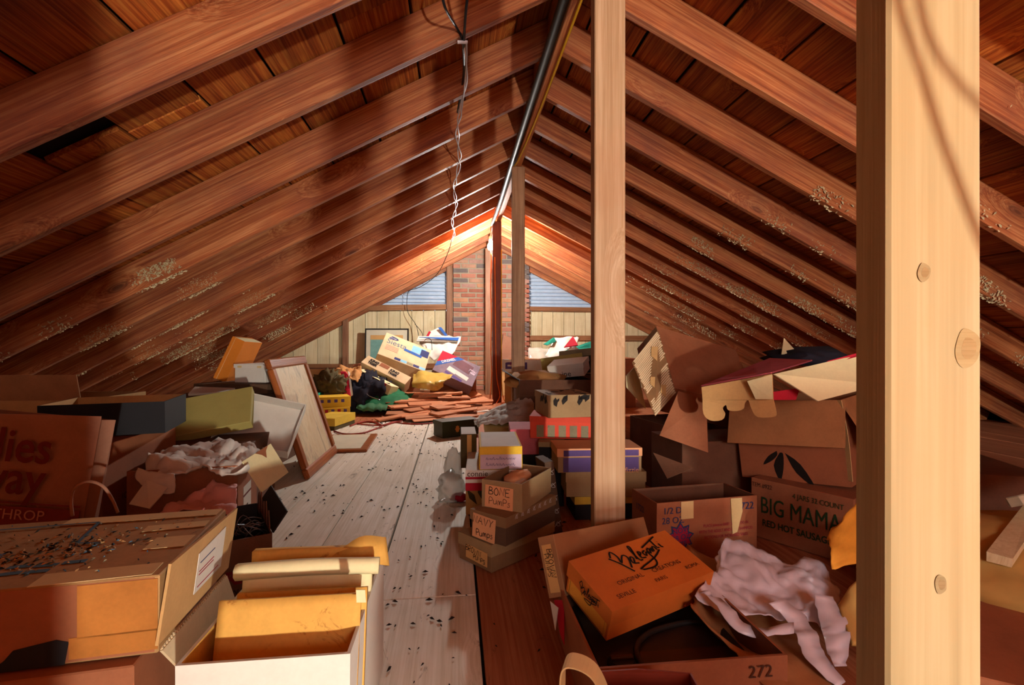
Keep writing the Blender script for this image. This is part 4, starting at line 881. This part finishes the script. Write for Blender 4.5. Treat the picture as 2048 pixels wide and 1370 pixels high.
t = carton('flat_box', 'flat dark brown box under the small white box', 'box', (-1.11, 2.84, .3985), -12, (.4, .3, .05), 'shoe_dark', opened=False)
d = (.07, .208, .245); t = thing('book_box', 'bright orange box leaning on the left heap', 'box', (-1.265, 2.976, .452), (-2.2, 24.2, -5.4)); closed_box(d, t, 'orange', 'body', .002)
MB().box(-.036, -.018, -.1045, .1045, -.001, .246).build('lid', M['orange'], t, bevel=.001); MB().box(-.0175, -.0165, -.105, .105, 0, .246).build('gold_edge', M['cream'], t); patchf(t, .066, .2, 'cream', d, 'u', 0, 0, 0, .001, 'top_paper')
d = (.187, .2, .093); t = thing('small_box', 'small white box between the orange box and the leaning picture', 'box', (-1.043, 2.864, .4495), (0, 0, -19)); closed_box(d, t, 'white_card'); lid_on(d, t, 'white_card', .02)
for u in (-.06, .06): patchf(t, .025, .01, 'tape', d, 'f', u, .036, 0, .004, 'tape')
t = carton('carton', 'tan carton standing behind the leaning picture', 'box', (-.99, 2.58, 0), 3, (.2, .16, .3), 'yellow', opened=False)
# leaning framed picture
t = thing('framed_picture', 'framed faded flower painting leaning against the left heap', 'picture', (-.708, 2.795, 0)); ex = Vector((0, 1, 0)); ez = Vector((-.19, 0, .58)).normalized(); ey = ez.cross(ex)
Mf = Matrix((ex, ey, ez)).transposed().to_4x4(); Mf.translation = t.location; t.matrix_world = Mf
FW, FH, b_ = .585, .61, .05
for a in ((-FW / 2, FW / 2, 0, b_), (-FW / 2, FW / 2, FH - b_, FH)):
    o = MB().box(a[0], a[1], -.012, .016, 0, b_).build('frame_rail', M['framewood'], t, bevel=.006); o.location = (0, 0, a[2])
for x in (-FW / 2 + b_ / 2, FW / 2 - b_ / 2):
    o = MB().box(-(FH - 2 * b_) / 2, (FH - 2 * b_) / 2, -.012, .016, -b_ / 2, b_ / 2).build('frame_rail', M['framewood'], t, bevel=.006); o.location = (x, 0, FH / 2); o.rotation_euler = (0, R(90), 0)
# the painting: thin ochre canvas with loose faded strokes
cv = MB().box(-FW / 2 + b_ - .004, FW / 2 - b_ + .004, -.002, .002, b_ - .004, FH - b_ + .004).build('canvas', M['label_tan'], t)
cv.data.materials.clear(); nt = NT('faded_painting'); vv = nt.coords((1, 1, .35), False)
n1 = nt.noise(vv, 14, 5, .6, 1.5); n2 = nt.noise(vv, 7, 4, .6, 1.)
c1 = nt.ramp(n1, (.3, lin('#c8ac80')), (.5, lin('#d8c49c')), (.68, lin('#a89678'))); c1 = nt.mix(nt.ramp(n2, (.6, 0.), (.66, .7)), c1, lin('#c08a80')); c1 = nt.mix(nt.ramp(nt.noise(vv, 5, 3), (.66, 0.), (.72, .8)), c1, lin('#7f9080'))
nt.l(c1, nt.b.inputs['Base Color']); nt.b.inputs['Roughness'].default_value = .6; cv.data.materials.append(nt.m); 
t = thing('picture_panel', 'flat framed sheet lying face up on the floor', 'picture', (-.7, 3.36, 0), (0, 0, 2))
MB().box(-.16, .16, -.27, .27, 0, .014).build('frame', M['framewood'], t, bevel=.003); MB().box(-.135, .115, -.23, .24, .0135, .016).build('sheet', M['mat_board'], t)
# ------------------------------------------------------------------ back left heap
t = carton('shoe_box_yellow', 'yellow lidded shoe box lying on the floor by the red cord', 'box', (-.955, 4.06, 0), -14, (.2, .34, .088), 'olive', opened=False, lid=(.06, 'yellow'))
d = (.28, .22, .11); t = carton('snack_box', 'yellow box printed with purple squares', 'box', (-1.06, 4.44, .0), 20, d, 'yellow2', opened=False)
for i in range(5):
    for k in range(2): patchf(t, .026, .026, ('purple', 'crimson')[(i + k) % 2], d, 'f', -.1 + i * .05, .03 - k * .05, 0, .001, 'square_print')
patchf(t, .2, .1, 'crimson', d, 'l', 0, 0, 0, .001, 'red_end')
d = (.28, .22, .09); t = carton('snack_box', 'upper yellow printed box with red end', 'box', (-1.06, 4.46, .1115), 20, d, 'yellow2', opened=False)
for i in range(4): patchf(t, .026, .026, 'purple', d, 'f', -.09 + i * .055, .01, 0, .001, 'square_print')
patchf(t, .2, .085, 'crimson', d, 'l', 0, 0, 0, .001, 'red_end')
d = (.34, .26, .42); t = carton('carton', 'open tan carton with books behind the yellow boxes', 'box', (-1.22, 4.85, 0), 8, d, 'carton_tan', 'carton_dark')
o = blob('paper_bag_dark', (-1.12, 4.62, .28), (.1, .05, .09), 'olive', None, .6, 9, 2, 4); tag(base(o), 'dark crumpled bag in front of the book carton', 'bag')
t = thing('red_garment', 'red garment with white trim hanging beside the book carton', 'clothes'); drape('cloth', G([(680, 742, 4.7), (692, 742, 4.7), (698, 752, 4.68)], [(684, 770, 4.66), (694, 768, 4.62), (702, 775, 4.64)], [(688, 795, 4.62), (696, 795, 4.6), (703, 790, 4.6)]), 'cloth_red', t, 5, .012, 12, .004, 2); sheet('trim', [at(696, 742, 4.7), at(700, 745, 4.7), at(706, 790, 4.6), at(702, 792, 4.6)], .004, 'paper', t); base(t)
for i, (m_, lb) in enumerate((('charcoal', 'dark green book standing at the left of the book carton'), ('cream', 'cream book standing beside the dark green book'), ('teal', 'teal book lying on the standing books'))):
    o = MB().box(-.02, .02, -.09, .09, 0, .2 - .03 * i, .001).build('book', M[m_], bevel=.002); tag(o, lb, 'book'); o.location = (-1.34 + .05 * i, 4.56, 0)
    if i == 2: o.location = (-1.315, 4.56, .202); o.rotation_euler = (0, R(90), 0)
o = drape('crumpled_paper', G([(668, 742, 4.75), (680, 726, 4.9), (700, 728, 4.9), (722, 730, 4.85)], [(672, 748, 4.7), (685, 738, 4.75), (702, 740, 4.72), (722, 744, 4.7)], [(676, 752, 4.66), (690, 746, 4.66), (704, 752, 4.62), (716, 758, 4.6)]), 'cloth_tan', n=7, amp=.03, freq=11, th=.004, seed=5, jag=.01); tag(base(o), 'crumpled brown wrapping paper on the book carton', 'paper')
o = blob('dark_coat', (-.85, 4.95, .14), (.2, .2, .17), 'cloth_navy', None, .5, 9, 8, 4); tag(base(o), 'dark coat heaped below the slanted game boxes', 'clothes')
o = MB().tube([at(725, 792, 4.7), at(722, 785, 4.7), at(727, 780, 4.7), at(731, 784, 4.7), at(738, 792, 4.65), at(760, 800, 4.6)], .004).build('coat_hanger', M['steel'], smooth=True); tag(base(o), 'wire coat hanger hook sticking out of the dark coat', 'hanger')
for x_, y_, dm, lb in ((-.75, 5.75, (.7, .55, .42), 'large brown carton hidden behind the mattress box'), (-.02, 5.72, (.5, .5, .3), 'brown carton propping the tool box'), (-1.6, 5.6, (.6, .5, .32), 'low brown carton under the left eave at the back')):
    carton('carton', lb, 'box', (x_, y_, 0), random.uniform(-8, 8), dm, 'carton_red', opened=False)
d = (.511, .148, .348); t = thing('mattress_box', 'slanted tan Siesta box with blue mattress picture', 'box', (-.581, 5.29, .401), (-46.4, 22, 7.4)); closed_box(d, t, 'tanprint')
ov = patchf(t, 0, 0, 'navyprint', d, 'f', -.165, .125, 0, .001, 'oval_logo', poly=[(.06 * math.cos(a * .524), .024 * math.sin(a * .524)) for a in range(12)]); text(ov, 'Carriage', .026, 'ink_white', d, 'f', -.165, .125, 0, .002, sx=.8)
text(t, 'Siesta', .105, 'ink_faded', d, 'f', -.11, .06, 0, .0016, sx=.9); patchf(t, .15, .1, 'skyprint', d, 'f', .13, .09, 0, .001, 'picture_print'); patchf(t, .09, .1, 'navyprint', d, 'f', .2, .075, 0, .0016, 'blue_corner')
patchf(t, .2, .035, 'blue_print', d, 'f', .08, .02, -5, .002, 'mattress_print')
for q in range(5): patchf(t, .065, .035, ('navyprint', 'skyprint', 'greybox')[q % 3], d, 'f', -.05 + q * .068, -.145, 0, .0016, 'picture_strip')
for q in range(4): patchf(t, .14, .008, 'ink_pale', d, 'f', -.14, .0 - q * .02, 0, .0016, 'printed_line')
def tiger(label, loc, rot, d, m):
    t = thing('game_box', label, 'box', loc, rot); closed_box(d, t, m)
    for u in (-.15, .08): text(t, 'KING', .045, 'ink', d, 'f', u, .02, 0, sx=.9, bold=.003); text(t, 'TIGER', .04, 'ink', d, 'f', u, -.02, 0, sx=.9, bold=.003)
    return t
t = tiger('upper tan KING TIGER box slanting below the mattress box', (-.725, 5.07, .3), (-56.4, 25.6, -14.6), (.5, .16, .125), 'tanprint'); patchf(t, .1, .05, 'carton_red', (.5, .16, .125), 'f', -.04, .03, 0, .001, 'window_print')
t = tiger('lower KING TIGER box with grey-brown print on its side', (-.78, 4.93, .24), (-8.5, 22.9, -24.8), (.417, .15, .09), 'cream'); patchf(t, .2, .085, 'brown_print', (.417, .15, .09), 'f', -.02, 0, 0, .001, 'grey_print'); patchf(t, .03, .085, 'crimson', (.417, .15, .09), 'f', .14, 0, 0, .0018, 'red_print')
d = (.443, .148, .297); t = thing('tool_box', 'slanted DREMEL tool box with red and blue corner', 'box', (-.049, 5.209, .246), (-44.4, 23.3, -3.9)); closed_box(d, t, 'grey_print')
patchf(t, 0, 0, 'crimson', d, 'f', 0, 0, 0, .001, 'red_corner', poly=[(-.22, .148), (-.22, -.02), (-.04, .148)]); bs = patchf(t, 0, 0, 'blue_print', d, 'f', 0, 0, 0, .0014, 'blue_stripe', poly=[(-.22, -.02), (-.22, -.085), (.03, .148), (-.04, .148)]); text(bs, 'DREMEL', .045, 'ink_white', d, 'f', -.115, .05, 43, .0028, bold=.001)
for u, v, w_, h_, m_ in ((.05, .06, .2, .12, 'brown_print'), (-.04, -.05, .1, .06, 'paper'), (.08, -.07, .14, .05, 'paper'), (.16, .03, .08, .05, 'lilac'), (.0, -.12, .2, .03, 'purple')): patchf(t, w_, h_, m_, d, 'f', u, v, -12, .0012, 'picture_print')
text(t, 'MS3', .04, 'ink', d, 'f', .165, .03, 0, .003)
t = thing('yellow_bag', 'crinkled translucent yellow plastic bag in front of the tool box', 'plastic bag'); drape('bag', G([(826, 745, 5.05), (850, 740, 5.05), (880, 743, 5.05), (905, 745, 5.0)], [(822, 765, 4.9), (850, 760, 4.85), (880, 762, 4.85), (900, 755, 4.9)], [(822, 776, 4.9), (850, 780, 4.85), (875, 782, 4.85), (890, 772, 4.9)]), 'plastic_yellow', t, 6, .02, 11, .003, 4); base(t)
o = drape('green_cloth', G([(790, 766, 5.0), (806, 780, 4.98), (828, 782, 4.95)], [(760, 783, 4.8), (782, 790, 4.75), (812, 802, 4.75)], [(712, 806, 4.7), (745, 806, 4.66), (790, 810, 4.66)]), 'cloth_green', n=7, amp=.02, freq=9, th=.004, seed=6); tag(base(o), 'dark green cloth spread in front of the game boxes', 'cloth')
o = drape('patterned_cloth', G([(712, 806, 4.68), (745, 803, 4.66), (776, 806, 4.64)], [(712, 815, 4.6), (740, 818, 4.55), (772, 816, 4.55)]), 'cloth_plaid', n=7, amp=.02, freq=18, th=.004, seed=9); tag(base(o), 'crumpled green patterned cloth below the green cloth', 'cloth')
o = drape('white_wrapping', G([(838, 680, 6.0), (870, 668, 6.1), (922, 672, 6.0)], [(850, 700, 5.8), (880, 690, 5.85), (915, 690, 5.8)], [(865, 720, 5.7), (885, 705, 5.7), (905, 705, 5.7)]), 'paper', n=6, amp=.025, freq=8, th=.004, seed=4); tag(base(o), 'white plastic wrapping behind the tool box', 'plastic')
t = thing('blue_envelope', 'white packet with blue edge lying on the white wrapping', 'packet'); sheet('packet', [at(833, 682, 5.95), at(837, 672, 6.0), at(918, 674, 5.9), at(915, 682, 5.85)], .01, 'paper', t); sheet('blue_edge', [at(838, 674, 5.93), at(918, 675, 5.86), at(916, 681, 5.84), at(880, 678, 5.88)], .008, 'blue_print', t); base(t)
t = thing('white_packet', 'white packet with red and blue corners standing behind the heap', 'packet'); sheet('packet', [at(850, 676, 6.2), at(862, 662, 6.25), at(880, 654, 6.25), at(898, 674, 6.2)], .02, 'paper', t); sheet('red_corner', [at(850, 676, 6.18), at(858, 662, 6.2), at(862, 664, 6.2), at(855, 676, 6.18)], .01, 'crimson', t); sheet('blue_corner', [at(876, 655, 6.2), at(882, 654, 6.2), at(898, 674, 6.17), at(892, 674, 6.17)], .01, 'blue_print', t); base(t)
# framed print against the far wall
t = thing('framed_print', 'small framed print with cream mat leaning on the far wall', 'picture', (-.92, 6.86, .3), (-4, 0, -2))
for a in ((-.29, -.272, 0, .55), (.272, .29, 0, .55), (-.29, .29, 0, .018), (-.29, .29, .532, .55)): MB().box(a[0], a[1], -.01, .012, a[2], a[3]).build('frame_bar', M['charcoal'], t)
MB().box(-.275, .275, -.004, .004, .015, .535).build('mat', M['mat_board'], t); MB().box(-.215, .215, -.006, -.003, .1, .46).build('print', M['art'], t); MB().box(-.215, .215, -.0075, -.005, .4, .46).build('print_sky', M['label_tan'], t)
# loose boards
for i in range(40):
    f0 = i / 39
    px = random.uniform(805, 985) - 20 * f0; p = onz(px, 842 - f0 * 24, 0); z = .003 + f0 * .13 * (1 - abs(px - 880) / 220) + random.uniform(0, .02)
    L, w_, th = random.uniform(.3, .62), random.uniform(.08, .15), random.uniform(.01, .017)
    o = MB().box(-L / 2, L / 2, -w_ / 2, w_ / 2, 0, th, .004).build('loose_board', M['loose'], bevel=.0015)
    tag(o, 'short loose reddish board in the scattered heap before the bulb post', 'board', 'loose boards in the heap'); o.location = (p.x, p.y, z)
    o.rotation_euler = (R(random.uniform(0, 12) * (.3 + f0)), R(random.uniform(-9, 3)), R(random.uniform(-8, 38)))
for q, (px, py, L, w_, rz, ry, lb) in enumerate(((840, 806, .75, .14, 24, -7, 'longest tan board at the left of the heap, raised at one end'), (800, 812, .6, .13, 14, -6, 'long board pointing left under the tan boards'), (900, 800, .7, .16, 30, -8, 'wide tan board slanting up in the middle of the heap'))):
    o = MB().box(-L / 2, L / 2, -w_ / 2, w_ / 2, 0, .014, .003).build('long_board', M['loose'], bevel=.0015); tag(o, lb, 'board'); p = onz(px, py + 12, 0); o.location = (p.x, p.y, .1 - .02 * q); o.rotation_euler = (R(10), R(ry), R(rz))
o = MB().box(-.3, .3, -.15, .15, 0, .012, .003).build('board', M['paper'], bevel=.001); tag(o, 'whitish flat board on the front of the board heap', 'board'); o.location = (-.02, 4.5, .03); o.rotation_euler = (0, R(-3), R(12))
# toolbox and tub
d = (.146, .29, .11); t = thing('metal_box', 'olive-green metal box with orange emblem on the floor', 'box', (.006, 3.6, 0), (0, 0, -62.5)); closed_box(d, t, 'green_tool', 'body', .004); lid_on(d, t, 'green_tool', .028)
patchf(t, 0, 0, 'emblem', d, 'r', -.03, .0, 0, .0015, 'emblem', poly=[(-.012, -.02), (-.004, -.02), (0, -.026), (.004, -.02), (.012, -.02), (.012, -.008), (.02, 0), (.012, .008), (.012, .02), (.004, .02), (0, .026), (-.004, .02), (-.012, .02), (-.012, .008), (-.02, 0), (-.012, -.008)])
t = thing('tub', 'tan tub covered with crumpled white plastic', 'tub', (.28, 2.78, 0)); MB().lathe([(.1, 0), (.125, .2), (.128, .215)], 24).build('tub_body', M['bucket'], t, smooth=True)
drape('plastic_cover', [[(-.15, -.13, .2), (-.05, -.16, .215), (.06, -.15, .22), (.15, -.1, .21)], [(-.17, -.04, .2), (-.05, -.04, .25), (.07, -.03, .27), (.16, 0, .28)], [(-.15, .06, .21), (-.04, .06, .26), (.08, .06, .31), (.15, .1, .33)], [(-.1, .14, .2), (0, .15, .24), (.08, .15, .29), (.14, .16, .3)]], 'paper', t, 8, .02, 22, .003, 7, jag=.006)
# ------------------------------------------------------------------ back right heap
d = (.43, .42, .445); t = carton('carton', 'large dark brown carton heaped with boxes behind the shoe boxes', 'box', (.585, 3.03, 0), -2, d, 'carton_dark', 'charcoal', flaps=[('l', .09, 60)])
o = blob('packing_paper', (.5, 3.05, .42), (.14, .16, .05), 'cloth_tan', None, .45, 9, 3); tag(base(o), 'crumpled striped packing paper in the large dark carton', 'paper')
d = (.225, .15, .08); t = thing('shoe_box', 'white shoe box with black lettering on the large dark carton', 'box', (.72, 3.095, .462), (14, -6.4, -30)); closed_box(d, t, 'white_card'); lid_on(d, t, 'white_card', .03); text(t, 'ine', .05, 'ink', d, 'f', .0, -.018, 0)
d = (.25, .16, .05); t = thing('shoe_box', 'grey stained shoe box above the white one', 'box', (.86, 3.4, .55), (-10, -6.7, -31.7)); closed_box(d, t, 'greybox', 'lid')
d = (.26, .18, .09); t = thing('shoe_box', 'black shoe box beneath the grey stained one', 'box', (.9, 3.42, .45), (0, -3, -28)); closed_box(d, t, 'black_card')
t = carton('carton', 'brown carton supporting the black shoe box', 'box', (.98, 3.5, 0), 5, (.34, .3, .44), 'carton_dark', opened=False)
t = thing('box_lid', 'olive-grey box lid behind the white shoe box', 'box lid', (.72, 3.3, .47), (-20, -8, -12)); closed_box((.28, .05, .1), t, 'khaki', 'panel')
d = (.862, .3, .11); t = thing('printed_box', 'long white box with purple and blue print across the back', 'box', (.863, 4.349, .402), (0, 0, -25)); closed_box(d, t, 'white_card')
for u, w_, m_ in ((-.3, .2, 'purple'), (.18, .14, 'pink'), (.3, .16, 'skyprint'), (-.3, .16, 'ink_white')): patchf(t, w_, .06 if m_ != 'ink_white' else .015, m_, d, 'f', u, 0, 0, .001 if m_ != 'ink_white' else .0018, 'colour_print')
text(t, 'PLAY', .05, 'ink_crimson', d, 'f', -.3, .012, 0, .003)
t = carton('carton', 'tan carton under the long printed box', 'box', (.87, 4.45, 0), -20, (.8, .34, .4), 'carton_tan', opened=False)
o = thing('paper_sack', 'kraft paper sack leaning on the chimney', 'bag', (.66, 6.4, .3), (0, 6, 0)); v = [(-.12, -.08, 0), (.12, -.08, 0), (.12, .08, 0), (-.12, .08, 0), (-.1, -.06, .45), (.11, -.04, .38), (.1, .06, .4), (-.1, .06, .46)]
mesh('sack', v, [(0, 1, 5, 4), (1, 2, 6, 5), (2, 3, 7, 6), (3, 0, 4, 7), (3, 2, 1, 0)], M['kraft'], o)
carton('carton', 'carton in front of the chimney carrying the paper sack', 'box', (.7, 6.4, 0), 4, (.5, .4, .298), 'carton_tan', opened=False)
carton('carton', 'wide carton behind the green and white papers', 'box', (1.45, 5.2, 0), -6, (.8, .5, .5), 'carton_red', opened=False)
o = drape('clear_plastic', G([(1056, 690, 4.9), (1085, 688, 4.9), (1118, 695, 4.9)], [(1056, 708, 4.75), (1090, 708, 4.7), (1122, 715, 4.7)], [(1060, 724, 4.6), (1090, 724, 4.55), (1118, 728, 4.55)]), 'plastic_clear', n=6, amp=.03, freq=9, th=.003, seed=5); tag(base(o), 'crumpled clear plastic on the long printed box', 'plastic')
t = thing('greeting_paper', 'white wrapping paper with green print lying on the back heap', 'paper'); drape('paper', G([(1108, 672, 5.0), (1140, 672, 5.0), (1160, 674, 5.0)], [(1100, 692, 4.8), (1128, 696, 4.7), (1150, 695, 4.7)], [(1090, 708, 4.6), (1115, 715, 4.5), (1140, 712, 4.5)]), 'paper', t, 5, .02, 8, .004, 9)
sheet('green_corner', [at(1087, 688, 4.75), at(1108, 674, 4.95), at(1112, 682, 4.9), at(1095, 690, 4.75)], .006, 'teal', t); base(t)
t = thing('gift_box', 'white and green wrapped box beside the tan post', 'box'); sheet('green_side', [at(1122, 704, 4.4), at(1160, 690, 4.5), at(1200, 676, 4.5), at(1200, 700, 4.4)], .02, 'teal', t); sheet('white_stripe', [at(1128, 704, 4.38), at(1150, 692, 4.42), at(1160, 700, 4.4), at(1150, 704, 4.38)], .01, 'paper', t); base(t)
o = sheet('red_card', [at(1128, 694, 4.7), at(1146, 672, 4.85), at(1156, 690, 4.7)], .01, 'crimson'); tag(base(o), 'dark red pointed card among the white papers', 'card')
# ------------------------------------------------------------------ loose fill and droppings (too fine to count)
def chips(name, label, cat, pts, s0, s1, m):
    mb = MB()
    for p, nrm in pts:
        s = random.uniform(s0, s1); a = Vector((random.uniform(-1, 1), random.uniform(-1, 1), random.uniform(-1, 1))).normalized(); b = a.cross(nrm); b = b.normalized() if b.length > .01 else Vector((1, 0, 0)); c = nrm.cross(b)
        p = Vector(p) + nrm * .0008
        mb.add([p - b * s, p + c * s * .28, p + b * s, p - c * s * .32, p + nrm * s * .6], [(0, 1, 4), (1, 2, 4), (2, 3, 4), (3, 0, 4)])
    o = mb.build(name, M[m]); o['kind'] = 'stuff'; o['label'] = label; o['category'] = cat; return o
pts = []
for i in range(1900):
    x = random.uniform(-1.4, .4); y = random.uniform(.9, 4.4); 
    if noise.noise(Vector((x * 4, y * 3, 2))) + random.uniform(-.3, .3) < .05: continue
    pts.append(((x, y, .0), Vector((0, 0, 1))))
chips('droppings', 'dark droppings and crumbs scattered over the floor planks', 'debris', pts, .003, .011, 'fleck')
def raft_pts(side, n, smin, smax, ymin, ymax, seed):
    Mx, sy = slope_matrix(side); out = []; rnd = random.Random(seed)
    ys = [y for y in RAFT_Y if ymin < y < ymax]
    while len(out) < n:
        y = rnd.choice(ys); s = rnd.uniform(smin, smax); h = rnd.random()
        if noise.noise(Vector((s * 3.2, y * 2.3, seed))) + rnd.uniform(-.25, .2) < .12: continue
        if h < .7: p = Mx @ Vector((s, sy * (y - .0205), rnd.uniform(.0, .06) + .03 * noise.noise(Vector((s * 5, y, 1))))); nv = Vector((0, -1, 0))
        else: p = Mx @ Vector((s, sy * (y + rnd.uniform(-.019, .019)), -.003)); nv = -(Mx.to_3x3() @ Vector((0, 0, 1)))
        out.append((p, nv))
    return out
chips('insulation_flecks', 'pale insulation flecks stuck to the lower left rafters', 'insulation', raft_pts(-1, 4200, 1.95, 3.3, 2.4, 5.5, 3), .004, .011, 'fluff')
chips('insulation_flecks', 'pale insulation flecks stuck to the lower right rafters', 'insulation', raft_pts(1, 4200, 1.35, 3.4, 1.0, 6., 8), .004, .012, 'fluff')

# ------------------------------------------------------------------ unseen boxes added behind the camera to block the work lamp
carton('carton', 'tall added light-blocking box behind the camera on the left, outside the picture', 'box', (-.35, -.55, 0), 0, (.9, .42, .95), 'carton', opened=False)  # its shadow stands in for a person crouching behind the camera
carton('carton', 'low added light-blocking box behind the camera on the right, outside the picture', 'box', (.69, -.52, 0), 0, (.38, .36, .295), 'carton', opened=False)
carton('carton', 'middle-sized added light-blocking box behind the camera at the far right, outside the picture', 'box', (1.2, -.52, 0), 0, (.6, .36, .43), 'carton', opened=False)

# added frame round the rear fill light, dressing it as a window
w3 = struct(thing('window_3', '', 'window')); del w3['label']; del w3['category']; w3.location = (.5, YN, 1.15)
for a in ((-.72, -.65, -.42, .42), (.65, .72, -.42, .42), (-.72, .72, -.42, -.35), (-.72, .72, .35, .42)): MB().box(a[0], a[1], .005, .03, a[2], a[3]).build('window_frame', M['panel'], w3, bevel=.003)
